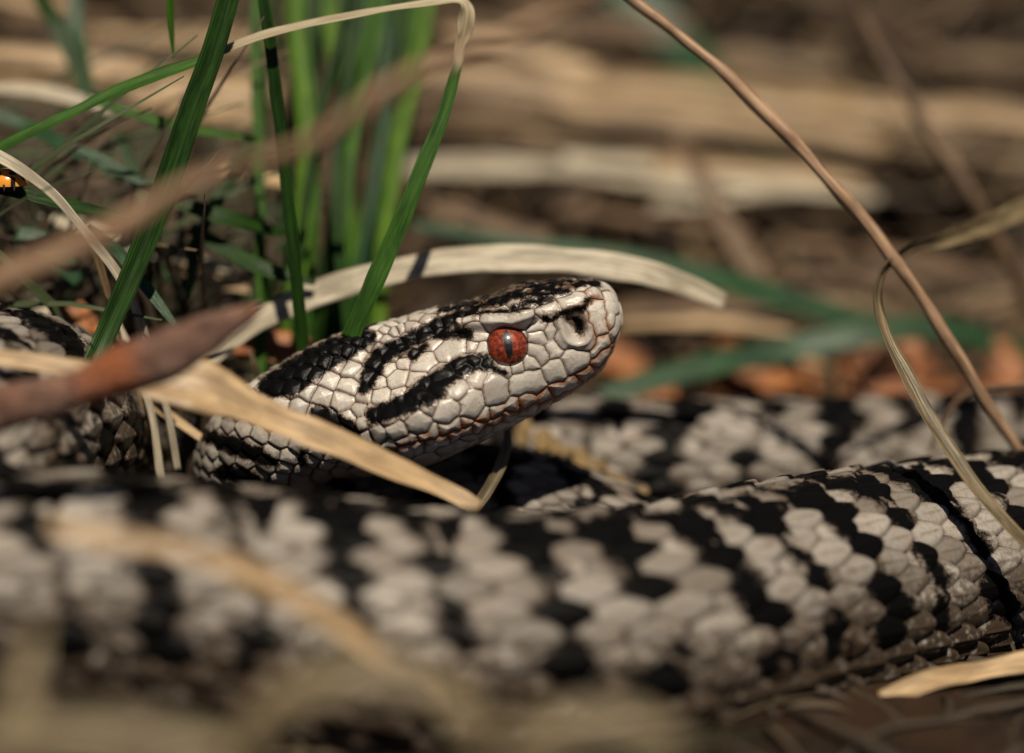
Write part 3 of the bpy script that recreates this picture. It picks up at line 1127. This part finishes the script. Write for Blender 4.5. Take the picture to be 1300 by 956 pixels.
# blurred upright clump behind
UP = "upright grass blades of the clump behind the snake's neck"
for k, (x0, x1, y1, d, w_, mt, lab) in enumerate([
    (325, 332, 400, 20, 0.85, 'green_mid', "mid green upright blade at the outer edge of the clump beside the neck"),
    (372, 366, 430, 24, 1.35, 'green_lime', "broad pale lime blade standing upright in the grass clump"),
    (400, 372, 440, 34, 1.0, 'green_dark', None),
    (446, 398, 440, 30, 1.45, 'green_dark', None),
    (462, 412, 440, 38, 1.2, 'green_mid', None),
    (478, 440, 440, 27, 1.2, 'green_mid', None),
    (492, 430, 450, 33, 1.2, 'green_blue', "blue green upright blade inside the grass clump"),
    (512, 455, 450, 36, 1.1, 'green_dark', None),
    (538, 476, 445, 30, 1.3, 'green_lime', "pale lime blade leaning at the grass clump's edge by the folded leaf's stalk"),
    (420, 424, 440, 40, 1.2, 'green_lime', None),
    (352, 350, 420, 42, 0.9, 'green_dark', None),
    (480, 395, 440, 44, 1.0, 'green_blue', None),
    (386, 384, 440, 26, 0.8, 'green_mid', None),
    (455, 445, 440, 24, 0.8, 'green_dark', None),
    (500, 418, 440, 40, 0.9, 'green_lime', None),
    (526, 462, 440, 42, 0.9, 'green_mid', None),
    (410, 390, 440, 46, 1.0, 'green_dark', None),
    (525, 440, 440, 48, 1.2, 'green_dark', None),
    (436, 376, 440, 22, 0.7, 'green_dark', None),
]):
    bow = 20 * math.sin(k * 2.3)
    w_ *= 0.74
    strand("grass_blade", [(x0 + 6, -50, d + 8), (x0, 30, d + 6), ((x0 * 2 + x1) / 3 + bow, 160, d + 3), ((x0 + x1 * 2) / 3 + bow, 290, d), (x1, y1, d - 2), (x1 - 4, y1 + 110, d - 4)],
           M[mt], lab or "green blade standing upright among the others of the blurred clump", G, UP if not lab else None, w=[w_ * 0.8, w_, w_, w_, w_, w_ * 0.9], channel=0.35, twist=0.5 * math.sin(k * 1.7))

# dark thin blades in the tangle at the left
TG = "thin dark blades in the tangle at the upper left"
for k, (pts, w_, mt) in enumerate([
    ([(120, 128, 16), (170, 146, 16), (240, 165, 17), (330, 178, 18)], 0.65, 'green_mid'),
    ([(-20, 140, 22), (30, 160, 22), (80, 185, 20), (150, 225, 18)], 0.8, 'green_blue'),
    ([(85, 185, 14), (130, 205, 14), (190, 240, 14), (250, 250, 15)], 0.7, 'green_blue'),
    ([(-20, 238, 2), (40, 250, 2.5), (100, 265, 4), (165, 276, 6)], 0.75, 'green_dark'),
    ([(215, 255, 14), (260, 270, 14), (310, 285, 15), (370, 300, 18)], 0.95, 'green_dark'),
    ([(240, 290, 16), (290, 320, 15), (340, 345, 14), (400, 360, 14)], 0.9, 'green_dark'),
    ([(110, 290, 8), (150, 320, 6), (185, 365, 4), (230, 424, 2)], 0.62, 'green_blue'),
    ([(40, -20, 40), (70, 30, 40), (100, 90, 38), (125, 180, 34)], 1.0, 'green_dark'),
    ([(95, -20, 46), (98, 40, 44), (110, 110, 40), (140, 200, 34)], 0.9, 'green_blue'),
    ([(20, 300, 14), (50, 310, 14), (75, 330, 14), (100, 360, 14)], 1.4, 'green_blue'),
    ([(150, 170, 24), (175, 230, 22), (200, 300, 20), (215, 360, 18)], 0.7, 'green_dark'),
    ([(320, 180, 22), (280, 250, 20), (250, 310, 18), (240, 380, 16)], 0.8, 'green_dark'),
]):
    lab = {0: "mid green blade lying level between the folded leaf and the brown stem", 1: "blue green blade slanting just above the curved pale straw",
           3: "dark green leaf under the ladybird, passing behind the curved pale straw", 5: "dark green blade slanting down to the pale reed beside the clump",
           6: "short blue green blade crossing the thick dark blade, ending on the dead stick", 9: "wide short blue green leaf above the loop at the stick's end"}.get(k)
    strand("grass_blade", pts, M[mt], lab or "thin dark green blade lying in the shadowy tangle above the dead stick", G, None if lab else TG, w=[w_ * 0.8, w_, w_, w_ * 0.4], channel=0.4)

# broad green leaves behind the snake on the right
strand("grass_blade", [(740, 512, 40), (800, 492, 42), (900, 464, 46), (1000, 444, 50), (1100, 424, 52), (1200, 418, 55), (1300, 450, 58), (1380, 490, 60)], M['green_blue'],
       "broad blue green leaf arching behind the snake's snout and far coil", G, w=[0.8, 1.3, 1.5, 1.6, 1.7, 1.5, 1.4, 1.2], channel=0.2, twist=-0.2)
strand("grass_blade", [(520, 285, 46), (640, 306, 48), (780, 325, 50), (900, 352, 52), (980, 376, 54), (1080, 405, 56), (1160, 420, 58)], M['green_blue'],
       "green leaf running down behind the pale reed to the broad leaf", G, w=[0.6, 0.9, 1.2, 1.6, 1.8, 1.5, 1.0], channel=0.2)
strand("grass_blade", [(760, -30, 120), (850, 50, 118), (890, 110, 112), (940, 170, 105), (1010, 230, 96)], M['green_blue'], "very blurred dark green leaf crossing the brown bank behind the stem", G, w=[2.5, 3.5, 3.5, 2.5, 1.0])

S_ = "straw"
# pale reed leaf that arches behind the head
strand("reed_leaf", [(225, 500, 15), (262, 456, 15), (300, 423, 15), (345, 398, 15), (400, 374, 15), (470, 353, 15), (560, 333, 15), (650, 329, 15), (740, 333, 15.5), (810, 344, 16), (870, 362, 17), (921, 384, 18)],
       M['straw_pale'], "broad pale dry reed leaf arching behind the snake's head", "reed leaf",
       w=[0.9, 1.25, 1.35, 1.35, 1.35, 1.4, 1.45, 1.5, 1.45, 1.35, 1.15, 0.85], channel=0.12, thick=0.2, jitter=0.35, face=(-0.1, -0.85, 0.5))
# the tan blade in front of the neck
strand("dry_leaf_blade", [(-30, 455, -18), (60, 462, -17.5), (140, 474, -17), (205, 487, -16.5), (255, 497, -16), (320, 518, -15), (400, 551, -14), (480, 588, -13), (560, 624, -12), (605, 645, -12)],
       M['straw_tan'], "wide tan dry leaf blade lying across in front of the snake's neck", "dry leaf",
       w=[0.8, 0.9, 1.2, 2.1, 2.35, 1.85, 1.5, 1.25, 1.0, 0.6], channel=0.3, thick=0.18, jitter=0.9, face=(0.15, -0.75, 0.6), seed=9)
# the reddish stick
strand("dead_stick", [(-60, 540, -30), (0, 520, -29), (70, 497, -28), (140, 472, -27.5), (205, 451, -27), (262, 424, -26.5), (300, 404, -26), (318, 393, -26), (330, 384, -26)],
       M['bark'], "reddish brown dead stick with an orange worn patch, lying over the tan leaf", "stick",
       w=[1.85, 1.9, 2.0, 2.1, 2.0, 1.65, 1.15, 0.75, 0.3], prof='round', lump=0.3, jitter=1.0, seed=3, tone=[0.5, 0.5, 0.35, 0.9, 0.2, 0.0, 0.1, 0.6, 0.2], n_per=14)
# blurred brown stem near the camera
strand("brown_stem", [(-60, 392, -50), (0, 362, -50), (90, 313, -51), (180, 268, -52), (280, 222, -53), (350, 188, -54), (430, 150, -55), (520, 112, -56), (600, 72, -57), (690, 33, -58), (790, -25, -60)],
       M['stem_pink'], "brown dry stem, very blurred, rising across in front of the grass clump", "stem",
       w=[1.15, 1.15, 1.05, 0.75, 0.5, 0.62, 0.7, 0.75, 0.5, 0.55, 0.45], prof='round', lump=0.45, jitter=2.2, seed=5)
# curved thin straws on the left
strand("straw", [(-30, 185, -1), (20, 212, -1), (70, 250, 0), (110, 295, 1), (150, 350, 3), (185, 430, 5), (212, 520, 6), (225, 600, 7)], M['straw_pale'],
       "thin pale straw curving down past the green blade to the neck's bend", S_, w=[0.7, 0.62, 0.55, 0.5, 0.42, 0.38, 0.35, 0.3], channel=0.3, jitter=0.5)
strand("straw", [(100, 282, 5), (120, 320, 5), (135, 370, 6), (150, 425, 7), (185, 520, 8), (200, 590, 9)], M['straw_grey'], "thin grey straw standing behind the curved pale straw", S_, w=[0.3, 0.35, 0.35, 0.35, 0.35, 0.3], jitter=0.4)
strand("straw", [(150, 410, 9), (175, 460, 8), (195, 530, 7), (206, 612, 7)], M['straw_pale'], "short pale upright straw between the stick and the neck's bend", S_, w=[0.3, 0.36, 0.38, 0.35], jitter=0.4)
strand("straw", [(165, 500, 12), (195, 515, 11), (225, 535, 10), (262, 560, 9)], M['straw_tan'], "short tan straw lying under the wide tan leaf", S_, w=[0.4, 0.5, 0.5, 0.4], jitter=0.4)
# right: the long stem and the curled leaf
strand("long_stem", [(780, -25, 8), (808, 0, 8), (870, 48, 8), (930, 100, 8), (1000, 172, 8), (1060, 236, 8), (1110, 292, 8.5), (1160, 362, 9), (1205, 432, 10), (1250, 505, 12), (1290, 565, 14), (1330, 620, 17)], M['stem_pink'],
       "long thin pinkish tan stem slanting down to the far coil", "stem", w=[0.56, 0.58, 0.6, 0.64, 0.66, 0.66, 0.66, 0.64, 0.6, 0.56, 0.52, 0.4], prof='round', jitter=0.7, lump=0.15, seed=2)
strand("curled_dry_leaf", [(1360, 240, 30), (1300, 268, 26), (1245, 290, 21), (1200, 303, 17), (1160, 313, 13), (1130, 330, 9), (1113, 356, 6), (1111, 388, 3.5), (1124, 432, 1), (1150, 486, -1), (1182, 545, -3), (1220, 605, -5), (1262, 652, -6), (1310, 700, -6), (1350, 735, -5)],
       M['straw_curl'], "curled olive tan dry leaf looping over the long stem onto the near coil", "dry leaf",
       w=[1.5, 1.35, 1.05, 0.85, 0.7, 0.7, 0.8, 0.88, 0.92, 0.95, 0.9, 0.85, 0.82, 0.78, 0.7], channel=0.5, thick=0.22, twist=[0.2, 0.4, 0.6, 0.9, 1.2, 1.5, 1.3, 0.9, 0.6, 0.5, 0.45, 0.4, 0.35, 0.3, 0.3], jitter=0.6, seed=6, n_per=14)
strand("curled_dry_leaf", [(640, 528, 7), (642, 548, 6), (640, 570, 5.5), (632, 595, 5), (620, 618, 4.5), (606, 640, 4), (598, 655, 4)], M['straw_curl'],
       "small curled dry leaf hanging below the snake's chin", "dry leaf", w=[0.25, 0.5, 0.62, 0.6, 0.6, 0.55, 0.4], channel=0.6, thick=0.2, twist=[1.0, 0.9, 0.7, 0.5, 0.4, 0.3, 0.2], jitter=0.3)
strand("thin_twig", [(1180, 570, 20), (1195, 535, 20), (1215, 508, 20), (1245, 494, 20), (1290, 490, 21), (1340, 480, 22)], M['straw_brown'], "thin brown curved twig beside the long stem at the far coil", "twig", w=[0.2, 0.25, 0.3, 0.3, 0.28, 0.2], prof='round', jitter=0.8, lump=0.3)
strand("background_stem", [(1090, 20, 60), (1130, 90, 58), (1180, 170, 55), (1235, 250, 52), (1275, 320, 54), (1320, 400, 56)], M['straw_brown'], "blurred thin tan stem slanting behind the curled olive leaf", "stem", w=[0.7, 0.75, 0.8, 0.85, 0.85, 0.8], prof='round', jitter=0.8)
strand("background_stem", [(860, 170, 70), (890, 225, 70), (925, 290, 68), (960, 350, 66), (985, 400, 64)], M['straw_brown'], "blurred brown stem leaning on the bank above the snake's snout", "stem", w=[0.9, 1.0, 1.2, 1.2, 1.0], jitter=0.6)
# foreground straws, very near and very blurred
strand("straw", [(1120, 892, -16), (1180, 866, -14), (1240, 852, -12), (1320, 838, -10), (1400, 825, -8)], M['straw_tan'], "tan straw lying on the soil along the near coil's underside", S_, w=[0.9, 1.05, 1.1, 1.0, 0.9], jitter=0.5)
strand("straw", [(60, 668, -58), (120, 682, -58), (220, 697, -57), (320, 730, -56), (410, 778, -55), (500, 842, -54), (560, 890, -53)], M['straw_tan'], "blurred tan straw arching across in front of the near coil", S_, w=[0.5, 0.8, 0.9, 0.9, 0.9, 0.8, 0.6], jitter=0.6)
strand("straw", [(300, 955, -85), (355, 892, -85), (420, 864, -85), (500, 858, -85), (560, 876, -85), (620, 945, -85)], M['straw_olive'], "very blurred olive leaf bent low in front of the near coil", S_, w=[0.9, 1.2, 1.4, 1.4, 1.2, 0.9], channel=0.2)
strand("straw", [(640, 955, -88), (710, 922, -88), (790, 916, -88), (870, 945, -88)], M['straw_olive'], "blurred olive straw lying low below the near coil's middle", S_, w=[0.8, 1.2, 1.2, 0.7])
strand("straw", [(24, 960, -82), (30, 890, -82), (38, 840, -81), (54, 780, -80)], M['straw_olive'], "blurred olive stalk standing upright in front of the near coil", S_, w=[1.0, 1.0, 0.8, 0.3])
strand("straw", [(-40, 940, -92), (60, 934, -92), (180, 936, -92), (290, 960, -92)], M['straw_olive'], "blurred olive straw lying across the foot of the olive stalk", S_, w=[1.0, 1.4, 1.3, 0.8])

# straws lying across the bank behind
BK = "blurred tan straws lying across the bank behind the snake"
back = [
    ([(500, 208, 86), (600, 205, 86), (720, 206, 86), (850, 214, 86), (900, 224, 86)], 1.9, 'straw_pale'),
    ([(780, 230, 82), (880, 232, 82), (1000, 240, 82), (1115, 252, 82)], 1.9, 'straw_pale'),
    ([(480, 92, 104), (650, 120, 104), (820, 140, 102), (1000, 168, 100), (1180, 185, 98), (1340, 210, 96)], 2.6, 'straw_grey'),
    ([(640, 150, 90), (780, 155, 90), (940, 170, 90), (1120, 195, 88)], 1.8, 'straw_grey'),
    ([(890, 70, 118), (970, 78, 118), (1070, 92, 118)], 2.6, 'straw_grey'),
    ([(1180, 70, 116), (1250, 72, 116), (1340, 80, 116)], 2.6, 'straw_grey'),
    ([(-30, 68, 60), (60, 74, 60), (130, 84, 60), (195, 92, 60)], 2.1, 'straw_tan'),
    ([(-30, 112, 34), (40, 116, 34), (90, 124, 34), (140, 138, 34)], 0.95, 'straw_pale'),
    ([(160, 118, 56), (230, 128, 56), (330, 142, 56)], 2.6, 'straw_tan'),
    ([(120, 45, 70), (220, 60, 70), (330, 66, 70)], 2.2, 'straw_grey'),
    ([(560, 40, 90), (660, 62, 90), (760, 90, 90)], 2.0, 'straw_tan'),
    ([(770, 410, 62), (830, 408, 62), (920, 416, 62), (1010, 430, 62)], 1.9, 'straw_tan'),
    ([(1000, 375, 64), (1070, 380, 64), (1140, 392, 64)], 1.5, 'straw_grey'),
    ([(1180, 395, 70), (1240, 380, 70), (1320, 360, 70)], 1.6, 'straw_grey'),
    ([(40, 392, 22), (80, 396, 22), (130, 404, 22)], 1.4, 'straw_pale'),
    ([(160, 322, 26), (220, 328, 26), (300, 350, 24)], 1.0, 'straw_pale'),
    ([(50, 268, 24), (90, 282, 24), (150, 305, 22)], 1.0, 'straw_pale'),
    ([(280, 215, 34), (330, 228, 34), (400, 240, 34)], 1.3, 'straw_tan'),
    ([(540, 260, 60), (620, 285, 60), (700, 300, 60)], 1.2, 'straw_brown'),
    ([(520, 165, 84), (600, 160, 84), (720, 172, 84)], 1.5, 'straw_grey'),
    ([(230, 345, 24), (270, 362, 24), (320, 372, 24)], 0.9, 'straw_tan'),
    ([(700, 270, 78), (820, 280, 78), (960, 300, 78)], 1.2, 'straw_brown'),
    ([(1120, 150, 90), (1200, 165, 90), (1330, 170, 88)], 1.6, 'straw_grey'),
    ([(1000, 305, 74), (1100, 318, 74), (1230, 345, 72)], 1.3, 'straw_brown'),
    ([(640, 12, 112), (760, 30, 112), (880, 40, 112)], 2.0, 'straw_brown'),
    ([(0, 18, 80), (70, 24, 80), (160, 20, 80)], 2.0, 'straw_brown'),
]
n_back = len(back)
br = np.random.default_rng(33)
for pts, w_, mt in list(back):
    if w_ > 1.4 and pts[0][2] > 50:
        for q in range(2):
            dy, dd, sl = br.uniform(10, 30) * (1 if q else -1), br.uniform(-6, 10), br.normal(0, 9)
            back.append(([(p[0] + br.uniform(-70, 70), p[1] + dy + sl * (i - 1.5), p[2] + dd) for i, p in enumerate(pts)], w_ * br.uniform(0.4, 0.7), mt if q else ('straw_brown', 'straw_tan', 'straw_grey')[br.integers(3)]))
for k, (pts, w_, mt) in enumerate(back):
    nW = len(pts)
    if k < n_back and w_ > 1.4:
        w_ *= 0.56
    lab = {0: "broad pale straw on the bank behind, just above the pale reed's arch", 1: "pale straw on the bank behind, running behind the long pinkish stem",
           2: "long wide brownish straw stretched across the bank, crossed by both slanting stems", 6: "wide tan straw behind the folded leaf's green end",
           7: "thin pale straw lying just under the folded leaf's green end", 8: "wide tan straw behind the thick dark blade and clump",
           11: "tan straw lying behind the snout, above the broad blue green leaf", 14: "short pale straw above the loop by the dead stick",
           15: "pale straw lying behind the thick dark blade, above the stick's tip", 16: "pale straw lying behind the curved pale straw under the ladybird's leaf",
           10: "tan straw on the bank beside the folded leaf's withered tip"}.get(k)
    strand("straw", pts, M[mt], lab or "blurred dry straw lying across the brown bank behind the snake", S_, None if lab else BK, w=[w_ * (0.55 if i in (0, nW - 1) else 1.0) for i in range(nW)],
           channel=0.25, jitter=1.2, twist=0.5 * math.sin(k * 3.1), seed=k)


# ------------------------------------------------------------------ litter nobody could count
def litter(name, label, n, area, cols, lens, wids, tilt=0.35, lift=(0, 5), seed=1, avoid=None, cat=None):
    r_ = np.random.default_rng(seed)
    Vs, Qs, Ts, UVs, Cs = [], [], [], [], []
    off = 0
    done = 0
    while done < n:
        x = r_.uniform(area[0], area[1])
        y = r_.uniform(area[2], area[3])
        if avoid is not None and avoid(x, y):
            continue
        done += 1
        a = r_.normal(0, tilt)
        ln = r_.uniform(*lens)
        k = 5
        t = np.linspace(-0.5, 0.5, k)
        bend = r_.normal(0, 0.10) * ln
        px_ = x + math.cos(a) * t * ln - math.sin(a) * bend * (4 * t * t)
        py_ = y + math.sin(a) * t * ln + math.cos(a) * bend * (4 * t * t)
        pz = ground_z(px_, py_) + r_.uniform(*lift) + (0.25 - t * t) * r_.normal(2, 3)
        w_ = r_.uniform(*wids)
        ctr = np.stack([px_, py_, pz], -1)
        T = np.gradient(ctr, axis=0)
        T /= np.linalg.norm(T, axis=1)[:, None]
        f = np.array([r_.normal(0, 0.4), -0.5 + r_.normal(0, 0.3), 0.8])
        sd = np.cross(T, f)
        sd /= np.linalg.norm(sd, axis=1)[:, None]
        nr_ = np.cross(sd, T)
        hw = w_ * np.array([0.5, 1, 1, 0.9, 0.3])
        prof = np.array([[-1, 0.25], [0, 0.0], [1, 0.25], [0, -0.28]])
        P = ctr[:, None] + sd[:, None] * (prof[None, :, 0] * hw[:, None])[..., None] + nr_[:, None] * (prof[None, :, 1] * hw[:, None])[..., None]
        Vs.append(P.reshape(-1, 3))
        Qs.append(grid_quads(k, 4) + off)
        Qs.append(np.array([[3, 2, 1, 0], [(k - 1) * 4 + q for q in range(4)]]) + off)
        S = (t + 0.5) * ln + r_.uniform(0, 900)
        UVs.append(np.stack([np.tile(prof[:, 0], k) + 5 * r_.integers(0, 99), np.repeat(S, 4)], -1))
        c = np.array(cols[r_.integers(len(cols))]) * r_.uniform(0.7, 1.2)
        Cs.append(np.repeat(c[None], k * 4, 0))
        off += k * 4
    me = mesh_np(name, np.vstack(Vs), np.vstack(Qs), M['litter'], attrs=dict(tintcol=np.vstack(Cs)), uv=np.vstack(UVs))
    return add(name, me, label=label, kind="stuff", cat=cat)


TAN = [(0.22, 0.14, 0.062), (0.12, 0.068, 0.028), (0.09, 0.046, 0.019), (0.055, 0.025, 0.010), (0.025, 0.011, 0.006), (0.035, 0.016, 0.007)]
litter("dry_grass_litter", "matted dry grass covering the bank behind the snake", 3400, (-190, 190, 60, 240), TAN, (20, 90), (0.25, 1.1), tilt=0.5, lift=(0, 7), seed=3)
litter("dry_grass_litter", "loose dark grass litter on the soil round and under the coils", 900, (-110, 110, -70, 62), [(0.04, 0.025, 0.013), (0.02, 0.013, 0.008), (0.06, 0.04, 0.021), (0.012, 0.016, 0.006)], (6, 22), (0.2, 0.55), tilt=0.9, lift=(-0.4, 0.6), seed=4)
litter("dry_grass_litter", "far dry grass spread over the plateau beyond the bank", 2600, (-900, 900, 240, 1200), TAN, (60, 240), (1.0, 3.5), lift=(0, 10), seed=6)


def dead_leaf(cx, cy, d, size, rot, curl, seed, label, group, mat='dead_leaf'):
    """small curled oval leaf with a midrib"""
    r_ = np.random.default_rng(seed)
    n, m_ = 13, 9
    u = np.linspace(-1, 1, n)
    v = np.linspace(-1, 1, m_)
    c0 = at(cx, cy, d)
    hw = 0.5 * np.sqrt(np.clip(1 - np.abs(u) ** 2.2, 0, 1)) + 0.02
    X = u[:, None] * np.ones(m_) * size
    Y = v[None, :] * hw[:, None] * size
    Z = curl * size * ((v[None, :] * hw[:, None]) ** 2 * 2.2 + 0.35 * u[:, None] ** 2) + 0.05 * size * np.exp(-(v[None, :] / 0.12) ** 2)
    Pt = np.stack([X, Y, Z], -1).reshape(-1, 3)
    Pt[:, 2] += (fbm(Pt / size * 3 + seed, 2) - 0.5) * 0.35 * size
    a, b, g = rot
    ca_, sa_ = math.cos(a), math.sin(a)
    Pt = Pt @ np.array([[ca_, sa_, 0], [-sa_, ca_, 0], [0, 0, 1]])
    cb, sb = math.cos(b), math.sin(b)
    Pt = Pt @ np.array([[1, 0, 0], [0, cb, sb], [0, -sb, cb]])
    lower = Pt - np.array([0, 0, 0.18])
    V = np.vstack([Pt, lower]) + c0
    q1 = grid_quads(n, m_, False)
    q2 = q1[:, ::-1] + n * m_
    rim = np.concatenate([np.arange(m_), np.arange(1, n) * m_ + m_ - 1, (n - 1) * m_ + np.arange(m_ - 2, -1, -1), np.arange(n - 2, 0, -1) * m_])
    r2 = np.roll(rim, -1)
    q3 = np.stack([rim, rim + n * m_, r2 + n * m_, r2], -1)
    me = mesh_np("dead_leaf", V, np.vstack([q1, q2, q3]), M[mat])
    o = add("dead_leaf", me, label=label, cat="dead leaf", group=group)
    rebase(o)


DL = "orange dead leaves behind the far coil"
lr = np.random.default_rng(21)
for k in range(26):
    dead_leaf(lr.uniform(770, 1320), lr.uniform(455, 530), lr.uniform(56, 80), lr.uniform(3.0, 6.5), (lr.uniform(0, 6.3), lr.uniform(0.2, 1.1), 0), lr.uniform(-0.5, 0.8), k,
              "orange brown dead leaf lying behind the far coil, out of focus", DL)
MS = "crumbled yellow brown leaf scraps between the two coils below the head"
for k in range(10):
    t = k / 9
    dead_leaf(672 + 140 * t + lr.uniform(-8, 8), 548 + 85 * t + lr.uniform(-8, 8), 25 - 4 * t, lr.uniform(1.2, 2.2), (lr.uniform(0, 6.3), lr.uniform(0.2, 1.2), 0), lr.uniform(-0.4, 0.8), 60 + k,
              "yellow brown leaf scrap wedged between the coils below the snake's head", MS, 'leaf_scrap')
def thicket():
    """dense fine blades and stalks behind the stick, too many and too dark to tell apart"""
    r_ = np.random.default_rng(12)
    Vs, Qs, Ts, UVs, Cs = [], [], [], [], []
    off = 0
    for k in range(1500):
        x, y = r_.uniform(-95, -24), r_.uniform(20, 72)
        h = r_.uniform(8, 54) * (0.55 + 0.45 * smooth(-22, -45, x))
        lean = np.clip(r_.normal(0, 0.6), -1, 0.7)
        ly = r_.normal(0, 0.4)
        z0 = float(ground_z(x, y))
        pts = [(x, y, z0 - 1), (x + lean * h * 0.3, y + ly * h * 0.3, z0 + h * 0.5), (x + lean * h * 0.8, y + ly * h * 0.7, z0 + h * 0.85), (x + lean * h * 1.5, y + ly * h, z0 + h * (0.95 + 0.1 * r_.normal()))]
        if pts[-1][0] > -22:
            continue
        w_ = r_.uniform(0.25, 0.7)
        V, q, t, uv = strand("x", pts, None, w=[w_, w_, w_ * 0.8, 0.1], px=False, build=False, n_per=2)
        Vs.append(V)
        Qs.append(q + off)
        Ts.append(t + off)
        UVs.append(uv + np.array([7.0 * k, 0]))
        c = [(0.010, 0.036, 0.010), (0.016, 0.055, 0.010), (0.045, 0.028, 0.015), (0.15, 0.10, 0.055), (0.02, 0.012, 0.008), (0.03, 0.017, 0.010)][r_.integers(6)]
        Cs.append(np.repeat(np.array(c)[None], len(V), 0))
        off += len(V)
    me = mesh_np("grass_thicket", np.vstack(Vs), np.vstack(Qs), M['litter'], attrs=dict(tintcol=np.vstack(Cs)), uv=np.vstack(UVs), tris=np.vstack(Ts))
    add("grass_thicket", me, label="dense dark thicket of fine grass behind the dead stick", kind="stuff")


thicket()
dead_leaf(350, 447, 20, 4.5, (0.1, 0.5, 0), 0.3, 90, "curved orange brown dead leaf behind the snake's neck under the reed", None)
dead_leaf(95, 412, 18, 4.0, (2.1, 0.6, 0), 0.3, 91, "brown dead leaf behind the loop at the stick's left end", None)


# ------------------------------------------------------------------ the ladybird on its leaf
def ladybird():
    base = at(8, 238, 0.8)
    root = bpy.data.objects.new("ladybird", None)
    col.objects.link(root)
    root.location = (base * MM).tolist()
    root["label"] = "small orange ladybird with black spots under the curved pale straw"
    root["category"] = "ladybird"
    orange = NT("ladybird_shell")
    at_ = orange.attr("spot")
    n = orange.noise(orange.objco(), 900.0, 2)
    orange.l(orange.mix(orange.step(at_, 0.4, 0.6), orange.mix(n, (0.62, 0.22, 0.02), (0.78, 0.32, 0.035)), (0.01, 0.008, 0.007)), orange.b.inputs["Base Color"])
    orange.b.inputs["Roughness"].default_value = 0.18
    black = mat_plain("ladybird_black", (0.012, 0.010, 0.010), 0.65, 0.2)
    spots = [(0.35, 0.5, 0.17), (-0.25, 0.62, 0.15), (0.78, 0.3, 0.14), (0.1, 0.25, 0.13), (-0.55, 0.3, 0.15), (0.45, 0.85, 0.14)]
    for sg in (1, -1):                              # two wing cases
        n_, m_ = 28, 20
        th = np.linspace(0, math.pi, n_)            # along x
        fi = np.linspace(0, math.pi / 2, m_)        # from the seam to the rim
        X = np.cos(th)[:, None] * np.ones(m_) * 2.1
        Y = sg * (np.sin(th)[:, None] * np.sin(fi)[None, :] * 1.75 + 0.015)
        Z = np.sin(th)[:, None] * np.cos(fi)[None, :] * 1.65
        V = np.stack([X, Y, Z + 0.25], -1).reshape(-1, 3)
        sp = np.zeros(len(V))
        for a, b, r in spots:
            sp = np.maximum(sp, (np.hypot(V[:, 0] / 2.1 - a, np.abs(V[:, 1]) / 1.75 - b) < r).astype(float))
        q = grid_quads(n_, m_, False)
        if sg < 0:
            q = q[:, ::-1]
        add("wing_case", mesh_np("wing_case", V, q, orange.m, attrs=dict(spot=sp)), parent=root)

    def blob(name, c, r, mat):
        th = np.linspace(0.02, math.pi - 0.02, 12)
        fi = np.arange(16) / 16 * 2 * math.pi
        V = np.stack([np.outer(np.sin(th), np.cos(fi)) * r[0] + c[0], np.outer(np.sin(th), np.sin(fi)) * r[1] + c[1], np.outer(np.cos(th), np.ones(16)) * r[2] + c[2]], -1).reshape(-1, 3)
        add(name, mesh_np(name, V, grid_quads(12, 16), mat), parent=root)
    blob("abdomen", (0, 0, 0.22), (1.95, 1.6, 0.3), black)
    blob("neck_shield", (-2.15, 0, 0.62), (0.62, 1.1, 0.6), black)
    blob("head", (-2.75, 0, 0.45), (0.38, 0.6, 0.38), black)
    for k, (x, sg) in enumerate([(-1.3, -1), (0, -1), (1.0, -1), (-1.3, 1), (0, 1), (1.0, 1)]):
        V, q, t, uv = strand("leg", [(x, sg * 1.2, 0.3), (x + 0.1, sg * 1.9, 0.35), (x + 0.2, sg * 2.3, -0.15)], None, w=[0.14, 0.11, 0.06], prof='round', px=False, build=False, n_per=4)
        add("leg", mesh_np("leg", V, q, black, tris=t), parent=root)


ladybird()
